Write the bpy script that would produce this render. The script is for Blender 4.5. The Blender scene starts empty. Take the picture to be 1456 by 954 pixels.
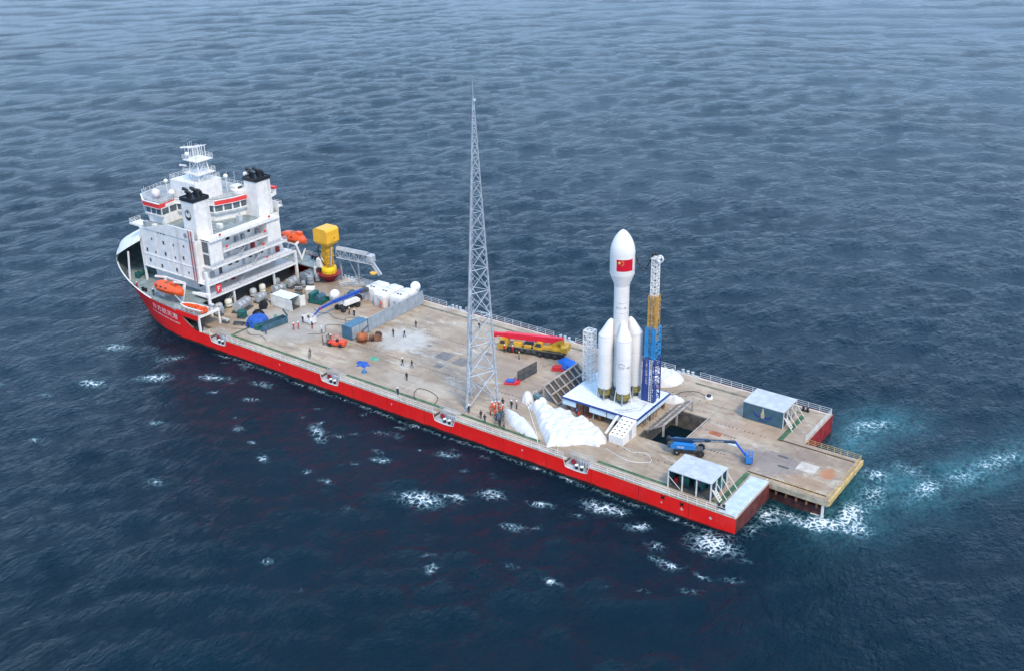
import bpy, bmesh, math, random
import numpy as np
from mathutils import Vector, Matrix
R = math.radians
random.seed(7)
scene = bpy.context.scene
col = scene.collection

# ------------------------------------------------------------------ camera
YAW, PITCH, ROLL = 2.2044068788586175, 0.4325366871297174, -0.020354117667703838
F = Vector((math.cos(PITCH)*math.cos(YAW), math.cos(PITCH)*math.sin(YAW), -math.sin(PITCH)))
Rt = F.cross(Vector((0, 0, 1))).normalized()
Up = Rt.cross(F)
rr = math.cos(ROLL)*Rt + math.sin(ROLL)*Up
uu = -math.sin(ROLL)*Rt + math.cos(ROLL)*Up
cam_d = bpy.data.cameras.new('camera')
cam = bpy.data.objects.new('camera', cam_d)
col.objects.link(cam)
cam.matrix_world = Matrix(((rr.x, uu.x, -F.x, 56.145), (rr.y, uu.y, -F.y, -153.192), (rr.z, uu.z, -F.z, 96.583), (0, 0, 0, 1)))
cam_d.sensor_width = 36.0
cam_d.lens = 1565.896/1456*36
cam_d.clip_start = 1.0
cam_d.clip_end = 30000
scene.camera = cam

# ------------------------------------------------------------------ light
SUN_EL, SUN_AZ = 52.0, -28.0           # azimuth measured from +x (aft) towards +y
world = bpy.data.worlds.new('World')
scene.world = world
world.use_nodes = True
wn = world.node_tree.nodes
wn.clear()
wo = wn.new('ShaderNodeOutputWorld')
bg = wn.new('ShaderNodeBackground')
sky = wn.new('ShaderNodeTexSky')
sky.sky_type = 'NISHITA'
sky.sun_disc = False
sky.sun_elevation = R(SUN_EL)
sky.sun_rotation = R(90-SUN_AZ)
sky.altitude = 0
sky.air_density = 1.2
sky.dust_density = 1.0
sky.ozone_density = 2.0
bg.inputs['Strength'].default_value = 0.15
cloud = wn.new('ShaderNodeMix')          # thin even overcast over the blue sky
cloud.data_type = 'RGBA'
cloud.inputs[0].default_value = 0.68
cloud.inputs[7].default_value = (4.4, 7.2, 11.6, 1)
world.node_tree.links.new(sky.outputs[0], cloud.inputs[6])
world.node_tree.links.new(cloud.outputs[2], bg.inputs[0])
world.node_tree.links.new(bg.outputs[0], wo.inputs[0])
sun_d = bpy.data.lights.new('sun', 'SUN')
sun_d.energy = 2.5
sun_d.angle = R(11)
sun_d.color = (1.0, 0.83, 0.58)
sun = bpy.data.objects.new('sun', sun_d)
col.objects.link(sun)
sd = Vector((math.cos(R(SUN_EL))*math.cos(R(SUN_AZ)), math.cos(R(SUN_EL))*math.sin(R(SUN_AZ)), math.sin(R(SUN_EL))))
sun.rotation_euler = sd.to_track_quat('Z', 'Y').to_euler()
sun.location = sd*300
vs = scene.view_settings
vs.view_transform = 'Standard'
vs.look = 'None'
vs.gamma = 1.0
vs.use_curve_mapping = False
vs.exposure = 0.32

# ------------------------------------------------------------------ helpers
class MB:
    def __init__(s): s.v = []; s.f = []
    def add(s, vs_, fs_):
        o = len(s.v); s.v += [tuple(v) for v in vs_]; s.f += [tuple(i+o for i in f) for f in fs_]; return s
    def box(s, x0, x1, y0, y1, z0, z1):
        return s.add([(x0,y0,z0),(x1,y0,z0),(x1,y1,z0),(x0,y1,z0),(x0,y0,z1),(x1,y0,z1),(x1,y1,z1),(x0,y1,z1)],
                     [(3,2,1,0),(4,5,6,7),(0,1,5,4),(1,2,6,5),(2,3,7,6),(3,0,4,7)])
    def bbox(s, x0, x1, y0, y1, z0, z1, b=.08):
        # box with chamfered upper edges and corners
        p = [(x0+b,y0),(x1-b,y0),(x1,y0+b),(x1,y1-b),(x1-b,y1),(x0+b,y1),(x0,y1-b),(x0,y0+b)]
        q = [(x0+2*b,y0+b),(x1-2*b,y0+b),(x1-b,y0+2*b),(x1-b,y1-2*b),(x1-2*b,y1-b),(x0+2*b,y1-b),(x0+b,y1-2*b),(x0+b,y0+2*b)]
        vv = [(a,c,z0) for a,c in p]+[(a,c,z1-b) for a,c in p]+[(a,c,z1) for a,c in q]
        ff = [tuple(range(7,-1,-1)), tuple(range(16,24))]
        for k in (0,8):
            for i in range(8): j = (i+1)%8; ff.append((k+i,k+j,k+8+j,k+8+i))
        return s.add(vv, ff)
    def beam(s, p, q, w, h=None, up=(0,0,1)):
        p = Vector(p); q = Vector(q); h = h or w; d = (q-p).normalized(); u = Vector(up)
        if abs(d.dot(u)) > .98: u = Vector((1,0,0))
        a = d.cross(u).normalized()*w/2; b = a.cross(d).normalized()*h/2
        return s.add([p-a-b,p+a-b,p+a+b,p-a+b,q-a-b,q+a-b,q+a+b,q-a+b], [(0,1,2,3),(7,6,5,4),(0,4,5,1),(1,5,6,2),(2,6,7,3),(3,7,4,0)])
    def tube(s, p, q, r, r2=None, n=6):
        p = Vector(p); q = Vector(q); r2 = r if r2 is None else r2; d = (q-p).normalized()
        u = Vector((0,0,1)) if abs(d.z) < .9 else Vector((1,0,0))
        a = d.cross(u).normalized(); b = d.cross(a)
        vv = []
        for c, rad in ((p,r),(q,r2)):
            for i in range(n):
                t = 2*math.pi*i/n; vv.append(c+(a*math.cos(t)+b*math.sin(t))*rad)
        ff = [tuple(range(n)), tuple(range(2*n-1,n-1,-1))]+[(i,i+n,(i+1)%n+n,(i+1)%n) for i in range(n)]
        return s.add(vv, ff)
    def path(s, pts, r, n=6):
        for a, b in zip(pts[:-1], pts[1:]): s.tube(a, b, r, n=n)
        return s
    def lathe(s, prof, n=24, c=(0,0,0), axis='z', caps=True):
        vv = []; ff = []; m = len(prof)
        for r, z in prof:
            for i in range(n):
                t = 2*math.pi*i/n; x, y = r*math.cos(t), r*math.sin(t)
                w = (x,y,z) if axis == 'z' else ((z,x,y) if axis == 'x' else (x,z,y))
                vv.append((c[0]+w[0],c[1]+w[1],c[2]+w[2]))
        for k in range(m-1):
            for i in range(n):
                j = (i+1)%n; ff.append((k*n+i,k*n+j,(k+1)*n+j,(k+1)*n+i))
        if caps: ff.append(tuple(range(n-1,-1,-1))); ff.append(tuple(range((m-1)*n,m*n)))
        return s.add(vv, ff)
    def ball(s, c, rx, ry=None, rz=None, n=14, m=9):
        ry = ry or rx; rz = rz or rx
        vv = [(c[0],c[1],c[2]-rz)]; ff = []
        for k in range(1,m):
            ph = -math.pi/2+math.pi*k/m
            for i in range(n):
                t = 2*math.pi*i/n; vv.append((c[0]+rx*math.cos(ph)*math.cos(t), c[1]+ry*math.cos(ph)*math.sin(t), c[2]+rz*math.sin(ph)))
        vv.append((c[0],c[1],c[2]+rz)); e = len(vv)-1
        for i in range(n):
            j = (i+1)%n; ff.append((0,1+j,1+i)); b = 1+(m-2)*n; ff.append((e,b+i,b+j))
            for k in range(m-2): ff.append((1+k*n+i,1+k*n+j,1+(k+1)*n+j,1+(k+1)*n+i))
        return s.add(vv, ff)
    def prism(s, poly, z0, z1, poly2=None):
        n = len(poly); q = poly2 or poly
        z1f = z1 if callable(z1) else (lambda x, y: z1)
        z0f = z0 if callable(z0) else (lambda x, y: z0)
        return s.add([(x,y,z0f(x,y)) for x,y in poly]+[(x,y,z1f(x,y)) for x,y in q],
                     [tuple(range(n-1,-1,-1)), tuple(range(n,2*n))]+[(i,(i+1)%n,(i+1)%n+n,i+n) for i in range(n)])
    def prism_y(s, poly, y0, y1):   # poly in (x,z)
        n = len(poly)
        return s.add([(x,y0,z) for x,z in poly]+[(x,y1,z) for x,z in poly], [tuple(range(n)), tuple(range(2*n-1,n-1,-1))]+[(i,i+n,(i+1)%n+n,(i+1)%n) for i in range(n)])
    def prism_x(s, poly, x0, x1):   # poly in (y,z)
        n = len(poly)
        return s.add([(x0,y,z) for y,z in poly]+[(x1,y,z) for y,z in poly], [tuple(range(n)), tuple(range(2*n-1,n-1,-1))]+[(i,i+n,(i+1)%n+n,(i+1)%n) for i in range(n)])
    def rail(s, pts, h=1.1, nr=3, sp=2.0, r=.035, pr=.045):
        for a, b in zip(pts[:-1], pts[1:]):
            a = Vector(a); b = Vector(b); L = (b-a).length; k = max(1, round(L/sp))
            for i in range(k+1):
                c = a.lerp(b, i/k); s.tube(c, c+Vector((0,0,h)), pr, n=4)
            for j in range(nr):
                z = Vector((0,0,h*(j+1)/nr)); s.tube(a+z, b+z, r, n=4)
        return s

def mesh_of(name, mb, smooth=False, off=None):
    me = bpy.data.meshes.new(name)
    v = mb.v if off is None else [(a-off[0], b-off[1], c-off[2]) for a,b,c in mb.v]
    me.from_pydata(v, [], mb.f)
    bm = bmesh.new(); bm.from_mesh(me); bmesh.ops.recalc_face_normals(bm, faces=bm.faces); bm.to_mesh(me); bm.free()
    if smooth:
        for p in me.polygons: p.use_smooth = True
        me.set_sharp_from_angle(angle=R(38))
    return me
def thing(name, label, cat, loc=(0,0,0), rz=0, group=None):
    o = bpy.data.objects.new(name, None); col.objects.link(o); o.location = loc; o.rotation_euler = (0,0,R(rz))
    o.empty_display_size = .5
    return tag(o, label, cat, group)
def tag(o, label=None, cat=None, group=None, kind=None):
    if label: o['label'] = label
    if cat: o['category'] = cat
    if group: o['group'] = group
    if kind: o['kind'] = kind
    return o
def part(name, mb, m, parent=None, smooth=False, world=False, label=None, kind=None, loc=None):
    """one mesh object; world=True when the vertices of an unrotated thing are given in world coordinates"""
    off = None
    if world and parent is not None:
        off = Vector((0,0,0)); p = parent
        while p is not None: off += p.location; p = p.parent
    if loc is not None: off = Vector(loc)
    o = bpy.data.objects.new(name, mesh_of(name, mb, smooth, off))
    o.data.materials.append(m); col.objects.link(o)
    if parent is not None: o.parent = parent
    if loc is not None: o.location = loc
    if label: o['label'] = label
    if kind: o['kind'] = kind
    return o
def struct(name, mb, m, smooth=False, kind='structure'):
    o = part(name, mb, m, None, smooth); o['kind'] = kind; return o
def kids(o): return [c for c in bpy.data.objects if c.parent == o]
def dup(root, loc, rz=None, label=None):
    def rec(o, par):
        c = o.copy(); col.objects.link(c)
        if par is not None: c.parent = par
        for ch in list(o.children): rec(ch, c)
        return c
    r = rec(root, None); r.location = loc
    if rz is not None: r.rotation_euler = (0,0,R(rz))
    if label: r['label'] = label
    return r
def share(o, loc, parent, rz=None, mat=None):
    """a piece that shares its mesh with o"""
    c = bpy.data.objects.new(o.name.split('.')[0], o.data); col.objects.link(c); c.parent = parent; c.location = loc
    if rz is not None: c.rotation_euler = (0,0,rz)
    return c

# ------------------------------------------------------------------ materials
MATS = {}
def nodes_of(name):
    m = bpy.data.materials.new(name); m.use_nodes = True; nt = m.node_tree
    b = nt.nodes['Principled BSDF']; return m, nt, b
def nz(nt, vec, scale, detail=4, rough=.55, mp=None):
    if mp:
        mm = nt.nodes.new('ShaderNodeMapping'); mm.inputs['Scale'].default_value = mp; nt.links.new(vec, mm.inputs[0]); vec = mm.outputs[0]
    n = nt.nodes.new('ShaderNodeTexNoise'); n.inputs['Scale'].default_value = scale; n.inputs['Detail'].default_value = detail; n.inputs['Roughness'].default_value = rough
    nt.links.new(vec, n.inputs['Vector']); return n.outputs['Fac']
def ramp(nt, fac, a, b, ca=0.0, cb=1.0):
    n = nt.nodes.new('ShaderNodeMapRange'); n.interpolation_type = 'SMOOTHSTEP'
    n.inputs[1].default_value = a; n.inputs[2].default_value = b; n.inputs[3].default_value = ca; n.inputs[4].default_value = cb
    nt.links.new(fac, n.inputs[0]); return n.outputs[0]
def mixc(nt, fac, a, b):
    n = nt.nodes.new('ShaderNodeMix'); n.data_type = 'RGBA'
    for i, x in ((0, fac), (6, a), (7, b)):
        if isinstance(x, (tuple, list)): n.inputs[i].default_value = (*x[:3], 1)
        elif isinstance(x, (int, float)): n.inputs[i].default_value = x
        else: nt.links.new(x, n.inputs[i])
    return n.outputs[2]
def mth(nt, op, a, b=0.0):
    n = nt.nodes.new('ShaderNodeMath'); n.operation = op
    for i, x in ((0,a),(1,b)):
        if isinstance(x, (int, float)): n.inputs[i].default_value = x
        else: nt.links.new(x, n.inputs[i])
    return n.outputs[0]
def M(name, rgb, rough=.5, metal=0.0, var=.12, scale=.8, dirt=0.0, dirtc=(.12,.07,.04), bump=0.0, streak=False):
    if name in MATS: return MATS[name]
    m, nt, b = nodes_of(name)
    g = nt.nodes.new('ShaderNodeNewGeometry'); pos = g.outputs['Position']
    n1 = nz(nt, pos, scale, 5)
    dark = tuple(c*(1-var*1.6) for c in rgb); lite = tuple(min(1, c*(1+var*.7)) for c in rgb)
    c = mixc(nt, ramp(nt, n1, .3, .7), dark, lite)
    if dirt > 0:
        n2 = nz(nt, pos, 1.1 if streak else .6, 6, .65, (1.6,1.6,.22) if streak else None)
        c = mixc(nt, ramp(nt, n2, .5, .8, 0, dirt), c, dirtc)
    nt.links.new(c, b.inputs['Base Color'])
    b.inputs['Roughness'].default_value = rough; b.inputs['Metallic'].default_value = metal
    if bump > 0:
        bp = nt.nodes.new('ShaderNodeBump'); bp.inputs['Strength'].default_value = bump; bp.inputs['Distance'].default_value = .1
        nt.links.new(nz(nt, pos, 3.0, 5), bp.inputs['Height']); nt.links.new(bp.outputs[0], b.inputs['Normal'])
    MATS[name] = m; return m
white = M('white_paint', (.80,.765,.73), .45, var=.07, dirt=.34, dirtc=(.36,.33,.29), streak=True)
whiteclean = M('rocket_white', (.80,.765,.73), .4, var=.04, scale=.5, dirt=.08, dirtc=(.5,.52,.55), streak=True)
offwhite = M('worn_white', (.70,.69,.65), .55, var=.1, dirt=.35, dirtc=(.35,.27,.2), streak=True)
cream = M('cream_paint', (.72,.70,.62), .5, var=.08, dirt=.25, dirtc=(.4,.3,.2), streak=True)
galv = M('galvanised_steel', (.52,.56,.60), .42, .35, var=.15, scale=1.5)
railm = M('rail_paint', (.74,.74,.72), .5, var=.1, dirt=.3, dirtc=(.4,.28,.18))
grey = M('grey_paint', (.30,.32,.34), .5, var=.15, dirt=.3)
lgrey = M('light_grey_paint', (.45,.47,.49), .5, var=.12, dirt=.3)
dgrey = M('dark_grey', (.07,.075,.08), .6, var=.2)
black = M('black_paint', (.014,.015,.018), .5, var=.2)
rubber = M('tyre_rubber', (.022,.022,.024), .85, var=.2, scale=4)
glass = M('dark_glass', (.03,.045,.055), .08, var=.1)
red = M('red_paint', (.62,.02,.025), .42, var=.1, dirt=.12)
signred = M('sign_red', (.72,.05,.05), .45, var=.06)
maroon = M('maroon_paint', (.30,.015,.03), .5, var=.2, dirt=.2)
orange = M('lifeboat_orange', (.80,.11,.025), .4, var=.08, dirt=.1)
rust = M('rusty_steel', (.22,.10,.055), .8, var=.35, scale=1.2, dirt=.4, dirtc=(.08,.035,.02))
rustor = M('rust_orange', (.38,.11,.04), .7, var=.25, dirt=.4)
yellow = M('yellow_paint', (.86,.44,.03), .42, var=.07, dirt=.12, streak=True)
yellowd = M('crane_yellow', (.62,.35,.03), .5, var=.2, dirt=.6, dirtc=(.12,.08,.04))
navy = M('navy_blue', (.015,.045,.22), .42, var=.15, dirt=.12)
blue = M('blue_paint', (.02,.10,.42), .4, var=.12, dirt=.12)
cyanb = M('sky_blue_paint', (.03,.24,.52), .4, var=.12)
liftblue = M('lift_blue', (.02,.20,.56), .35, var=.06, dirt=.1)
bluetarp = M('blue_tarpaulin', (.015,.09,.40), .55, var=.2, scale=2, bump=.5)
teal = M('green_machine', (.012,.11,.10), .5, var=.2, dirt=.2)
tealgrey = M('slate_blue_paint', (.045,.11,.15), .55, var=.15, dirt=.15, dirtc=(.03,.04,.05))
contblue = M('container_blue', (.07,.16,.24), .55, var=.12, dirt=.15)
wallgrey = M('screen_wall_grey', (.30,.34,.38), .55, var=.1, dirt=.25, dirtc=(.2,.18,.16), streak=True)
ochre = M('ochre_wrap', (.50,.27,.06), .6, var=.2, scale=2)
olive = M('olive_ring', (.25,.20,.05), .6, var=.3)
tarpw = M('white_tarpaulin', (.66,.64,.62), .6, var=.06, scale=1.2, bump=.9)
greenp = M('green_deck_paint', (.05,.12,.055), .7, var=.3, dirt=.4, dirtc=(.2,.16,.1))
padgrey = M('pale_pad', (.48,.55,.60), .5, var=.1, dirt=.3, dirtc=(.4,.35,.28))
foredeck = M('foredeck_grey', (.24,.29,.29), .7, var=.2, dirt=.3)
steelbeam = M('bare_steel_frame', (.42,.36,.31), .6, .1, var=.2, dirt=.4)
yrail = M('ochre_rail', (.62,.42,.16), .55, var=.2, dirt=.4)
skinm = M('skin', (.45,.27,.19), .6, var=.05)
# ------------------------------------------------------------------ sea
SEA = -3.25
def build_sea():
    N = 900; a, b = 120.0, 4.05
    u = np.linspace(-1, 1, N)
    gx = a*np.sinh(b*u)-50.0; gy = a*np.sinh(b*u)-5.0
    sp = np.hypot(a, a*np.sinh(b*u))*b*2/N
    X, Y = np.meshgrid(gx, gy, indexing='ij'); SPX, SPY = np.meshgrid(sp, sp, indexing='ij'); SP = np.maximum(SPX, SPY)
    rng = np.random.default_rng(11); Z = np.zeros_like(X); DX = np.zeros_like(X); DY = np.zeros_like(X)
    wind = YAW+math.pi+R(8)
    for k in range(130):
        lam = 2.4*(40/2.4)**rng.random()**1.7
        th = wind+rng.normal(0, R(40 if lam < 16 else 24)); kk = 2*math.pi/lam
        amp = .0046*lam**1.0*(1.0 if lam < 6 else (.5 if lam < 14 else .26))*rng.uniform(.5, 1.3)
        w = np.clip((lam/SP-2.5)/2.5, 0, 1)
        ph = kk*(X*math.cos(th)+Y*math.sin(th))+rng.random()*6.283
        Z += amp*w*np.sin(ph); DX -= 1.15*amp*w*math.cos(th)*np.cos(ph)*-1; DY -= 1.15*amp*w*math.sin(th)*np.cos(ph)*-1
    foam = np.zeros_like(X); aer = np.zeros_like(X)
    def blob(A, x, y, rx, ry, ang, s):
        c, sn = math.cos(R(ang)), math.sin(R(ang)); m = (abs(X-x) < 3*max(rx,ry)) & (abs(Y-y) < 3*max(rx,ry))
        dx, dy = X[m]-x, Y[m]-y
        q = ((dx*c+dy*sn)/rx)**2+((-dx*sn+dy*c)/ry)**2
        A[m] = np.maximum(A[m], s*np.exp(-q))
    caps = [(-118,-63.7,1.6,1.0,20,1),(-76.6,-33,4,1.4,-30,1),(-47,-39.2,4.2,2.4,15,1),(-60.6,-33.4,2.6,1.0,10,.9),(-33.4,-52.6,1.6,1.1,100,1.05),
            (-36.1,-50.3,.9,.6,40,.95),(-88,-60.2,2.2,1.2,0,.85),(-21,-24.2,4.6,1.7,10,.95),(-1.9,-23.9,4.4,2.8,0,1.1),(-5.9,-31.9,2.8,1.0,-10,.9),
            (-128.5,-44.2,4,1.6,20,.85),(-55.5,-65.2,1.2,.7,30,.9),(-46.2,-68,1.0,.6,30,.9),(-16.8,-45.3,2,1.0,0,.75),(-24,-45.5,1.6,.9,0,.75),
            (-29.8,-29,2.6,1.1,20,.9),(-9,-28.8,2.2,1.0,0,.85),(-120,-35.6,4,1.8,35,.9),(-110.5,-29.2,3.4,1.4,30,.85),(-38,-31.3,3,1.6,20,.85),
            (-52,-26,3,1.1,20,.75),(-66,-26,3,1.0,20,.7),(-100,-25,3,1.2,15,.75),(-125,-28,4,2,40,.8),(-140,-31,4,2,30,.8),(-90,-40,2,1.0,0,.7),(-105,-47,2,1.2,10,.75),
            (-78,-45,2,1.0,-20,.8),(-84,-42,1.6,.9,0,.75),(-64,-44,2,1.0,0,.75),(-30,-37,2.6,1.2,10,.8),(-42,-35,2,.9,0,.8),(-14,-26,2.8,1.3,20,.85),(-55,-48,1.4,.7,10,.8),
            (-145,-55,2,1,20,.7),(-132,-52,2,1,20,.75),(4,-30,2,1,10,.7)]
    for c in caps: blob(foam, *c)
    for k in range(46):
        x = rng.uniform(-120, 6); y = -21.5-abs(rng.normal(0, 9)); blob(foam, x, y, rng.uniform(.8,2.2), rng.uniform(.4,.9), rng.uniform(-20,40), rng.uniform(.62,.8))
    # hull wash, stern wake
    for x in np.arange(-118, 2, 3.0): blob(foam, x, -20.8, 2.4, .7, 0, .55+.22*rng.random())
    for c in [(10,-8.5,4.2,2.0,20,1.15),(12.5,-4,2.6,5.0,0,1.1),(8,-10.5,4,1.4,10,1.0),(14.5,-7,2.5,2.5,0,.9),(4.5,-9.5,4.5,1.2,0,1.0),(2,-12,2.4,2.6,0,.9),(13.5,3,2.5,5,0,.8),(1.5,-17,1.6,3.2,0,.7),(12,9,3,3,0,.8),
              (4,23,3,6,0,.6),(6,27,5,2.6,40,.75),(20,10,6,2.8,75,.74),(24,17,6,3.2,60,.62),(27,24,8,3.2,70,.7),(33,34,9,3.8,65,.64),(40,47,10,4.8,60,.58),(50,60,10,5,60,.5),(16,14,4,3,0,.6)]: blob(foam, *c)
    for c in [(10,-2,8,11,0,1),(5,20,5,9,0,.9),(17,8,8,8,0,.8),(25,20,11,6,65,.85),(34,34,13,7,65,.7),(46,50,16,9,60,.6),(7,28,8,6,40,.8)]: blob(aer, *c)
    Z += .25*np.clip(foam-.3, 0, 1)*rng.random(X.shape)
    Z += .75*np.exp(-((X-1)/9)**2-((Y+16)/8)**2)   # stern wave heaped against the near quarter
    Z += SEA
    me = bpy.data.meshes.new('sea')
    nv = N*N; co = np.stack([X+DX, Y+DY, Z], -1).reshape(-1, 3).astype(np.float32)
    i = np.arange(N-1); I, J = np.meshgrid(i, i, indexing='ij'); q = (I*N+J).ravel()
    quads = np.stack([q, q+N, q+N+1, q+1], -1).astype(np.int32)
    me.vertices.add(nv); me.vertices.foreach_set('co', co.ravel())
    nf = len(quads); me.loops.add(nf*4); me.loops.foreach_set('vertex_index', quads.ravel())
    me.polygons.add(nf); me.polygons.foreach_set('loop_start', np.arange(0, nf*4, 4, dtype=np.int32))
    me.update(calc_edges=True)
    me.polygons.foreach_set('use_smooth', np.ones(nf, bool))
    for nm, A in (('foam', foam), ('aer', aer)):
        at = me.attributes.new(nm, 'FLOAT', 'POINT'); at.data.foreach_set('value', A.ravel().astype(np.float32))
    me.update()
    o = bpy.data.objects.new('sea', me); col.objects.link(o); tag(o, kind='structure')
    m, nt, b = nodes_of('sea_water'); L = nt.links.new
    tc = nt.nodes.new('ShaderNodeTexCoord')
    mp = nt.nodes.new('ShaderNodeMapping'); mp.inputs['Rotation'].default_value = (0,0,-wind-.16); mp.inputs['Scale'].default_value = (1,.55,1)
    L(tc.outputs['Object'], mp.inputs[0]); V = mp.outputs[0]
    mp2 = nt.nodes.new('ShaderNodeMapping'); mp2.inputs['Rotation'].default_value = (0,0,-wind+.3); mp2.inputs['Scale'].default_value = (1,.6,1); L(tc.outputs['Object'], mp2.inputs[0]); V2 = mp2.outputs[0]
    def bumpn(h, dist, prev=None):
        n = nt.nodes.new('ShaderNodeBump'); n.inputs['Strength'].default_value = 1; n.inputs['Distance'].default_value = dist
        L(h, n.inputs['Height'])
        if prev is not None: L(prev, n.inputs['Normal'])
        return n.outputs[0]
    gust = ramp(nt, nz(nt, tc.outputs['Object'], .010, 4, .6), .36, .64, .55, 1.15)
    h1 = mth(nt, 'MULTIPLY', nz(nt, V, .34, 4, .6), gust); h2 = mth(nt, 'MULTIPLY', nz(nt, V2, .85, 6, .68), gust); h3 = nz(nt, tc.outputs['Object'], 1.5, 3, .6)
    bn = bumpn(h3, .19, bumpn(h2, .74, bumpn(h1, 1.15)))
    fo = nt.nodes.new('ShaderNodeAttribute'); fo.attribute_name = 'foam'
    ae = nt.nodes.new('ShaderNodeAttribute'); ae.attribute_name = 'aer'
    n1 = nz(nt, V2, 1.5, 9, .8); n2 = nz(nt, V, .35, 4, .6)
    vo = nt.nodes.new('ShaderNodeTexVoronoi'); vo.feature = 'DISTANCE_TO_EDGE'; vo.inputs['Scale'].default_value = 1.0
    wv = nt.nodes.new('ShaderNodeVectorMath'); wv.operation = 'ADD'; ns = nt.nodes.new('ShaderNodeTexNoise'); ns.inputs['Scale'].default_value = .6; ns.inputs['Detail'].default_value = 4
    L(tc.outputs['Object'], ns.inputs['Vector']); sc_ = nt.nodes.new('ShaderNodeVectorMath'); sc_.operation = 'SCALE'; sc_.inputs[3].default_value = 2.2
    L(ns.outputs['Color'], sc_.inputs[0]); L(tc.outputs['Object'], wv.inputs[0]); L(sc_.outputs[0], wv.inputs[1]); L(wv.outputs[0], vo.inputs['Vector'])
    lace = ramp(nt, vo.outputs['Distance'], .0, .28, .16, -.16)
    nn = mth(nt, 'ADD', mth(nt, 'MULTIPLY', n1, .7), mth(nt, 'MULTIPLY', n2, .3))
    fsum = mth(nt, 'ADD', mth(nt, 'ADD', mth(nt, 'MULTIPLY', fo.outputs['Fac'], .54), mth(nt, 'MULTIPLY', mth(nt, 'SUBTRACT', nn, .5), 1.7)), lace)
    fm = ramp(nt, fsum, .44, .70)
    fm = mth(nt, 'MULTIPLY', fm, ramp(nt, fo.outputs['Fac'], .1, .4))
    deep = mixc(nt, ramp(nt, nz(nt, tc.outputs['Object'], .012, 3), .35, .65), (.0001,.0088,.018), (.0002,.0120,.0235))
    am = mth(nt, 'MULTIPLY', mth(nt, 'MULTIPLY', ae.outputs['Fac'], .75), ramp(nt, nn, .34, .60))
    c1 = mixc(nt, am, deep, (.05,.20,.235))
    halo = mth(nt, 'MULTIPLY', ramp(nt, fsum, .16, .6), ramp(nt, fo.outputs['Fac'], .08, .5, 0, .42))
    c1 = mixc(nt, halo, c1, (.22,.40,.45))
    c2 = mixc(nt, fm, c1, (.80,.84,.87))
    L(c2, b.inputs['Base Color']); b.inputs['IOR'].default_value = 1.333; b.inputs['Specular IOR Level'].default_value = .23; b.inputs['Specular Tint'].default_value = (.36,.84,1,1)
    L(mth(nt, 'ADD', mth(nt, 'MULTIPLY', fm, .6), .045), b.inputs['Roughness'])
    L(bn, b.inputs['Normal'])
    me.materials.append(m)
build_sea()

# ------------------------------------------------------------------ the ship
ship = thing('launch_ship', 'long red-hulled launch ship with white superstructure forward and flat tan deck', 'ship', (-80,0,-3.5))
def sp(name, mb, m, smooth=False, parent=ship, **k): return part(name, mb, m, parent, smooth, world=True, **k)
XB, AB = -128.0, 43.0
FAIR = (-118.6,-86.0,-57.4,-29.0)
def ztop(x):
    if x > -124.9: return 0.0
    if x > -131.5:
        t = (-124.9-x)/6.6; return 3.4*(1-math.cos(t*math.pi/2))**.8
    if x > -141: return 3.4
    t = (-141-x)/30; return 3.4+3.3*t**1.3
def outline(k):
    """half outline (port, y<0) from stern to stem; k=0 deck edge, k=1 waterline"""
    pts = []
    cut = [f+d for f in FAIR for d in (2.45,2.1,0,-2.1,-2.45)]
    for x in sorted([0,-3,-8]+[x for x in range(-14,-122,-6) if all(abs(x-f) > 2.6 for f in FAIR)]+cut+[-122+.75*-i for i in range(0,8)], reverse=True): pts.append((x,-20.0))
    for i in range(27):
        t = math.pi/2*i/26; a = AB-9.5*k
        pts.append((XB-a*math.sin(t), -20*max(0.0, math.cos(t))**(1+.28*k)))
    return pts
def shell(p0, p1, zt, z):
    k = min(1, max(0, (z-zt)/(SEA-zt)))**.8; return (p0[0]+(p1[0]-p0[0])*k, p0[1]+(p1[1]-p0[1])*k)
def hull():
    mb = MB(); inner = MB(); P0, P1 = outline(0), outline(1); n = len(P0)
    lev = [0,.22,.5,.8,1]
    for side in (1,-1):
        vv = []; ff = []
        for i in range(n):
            zt = ztop(P0[i][0])
            if side == 1 and any(abs(P0[i][0]-f) < 2.2 for f in FAIR): zt = -1.25 if all(abs(P0[i][0]-f) > .1 for f in FAIR) else -1.38
            for l in lev:
                z = zt+(SEA-zt)*l; k = l**.8
                vv.append((P0[i][0]+(P1[i][0]-P0[i][0])*k, side*(P0[i][1]+(P1[i][1]-P0[i][1])*k), z))
            vv.append((P1[i][0], side*P1[i][1]*.96, -9))
        m = len(lev)+1
        for i in range(n-1):
            for j in range(m-1): ff.append((i*m+j,(i+1)*m+j,(i+1)*m+j+1,i*m+j+1))
        mb.add(vv, ff)
        # bulwark inner face and cap, following the flare of the bow
        idx = [i for i in range(n) if ztop(P0[i][0]) > .2]; vi = []; fi = []
        for i in idx:
            zt = ztop(P0[i][0])
            for z, off in ((zt,0),(zt+.001,.3),((zt+min(zt,3.4))/2,.3),(min(zt,3.4)-.6,.3)):
                x, y = shell(P0[i], P1[i], zt, z); vi.append((x+(off if y > -8 else 0), side*min(0, y+(off if y < -.2 else 0)), z))
        for q in range(len(idx)-1):
            for j in range(3): fi.append((q*4+j,(q+1)*4+j,(q+1)*4+j+1,q*4+j+1))
        inner.add(vi, fi)
    return mb, inner
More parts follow.
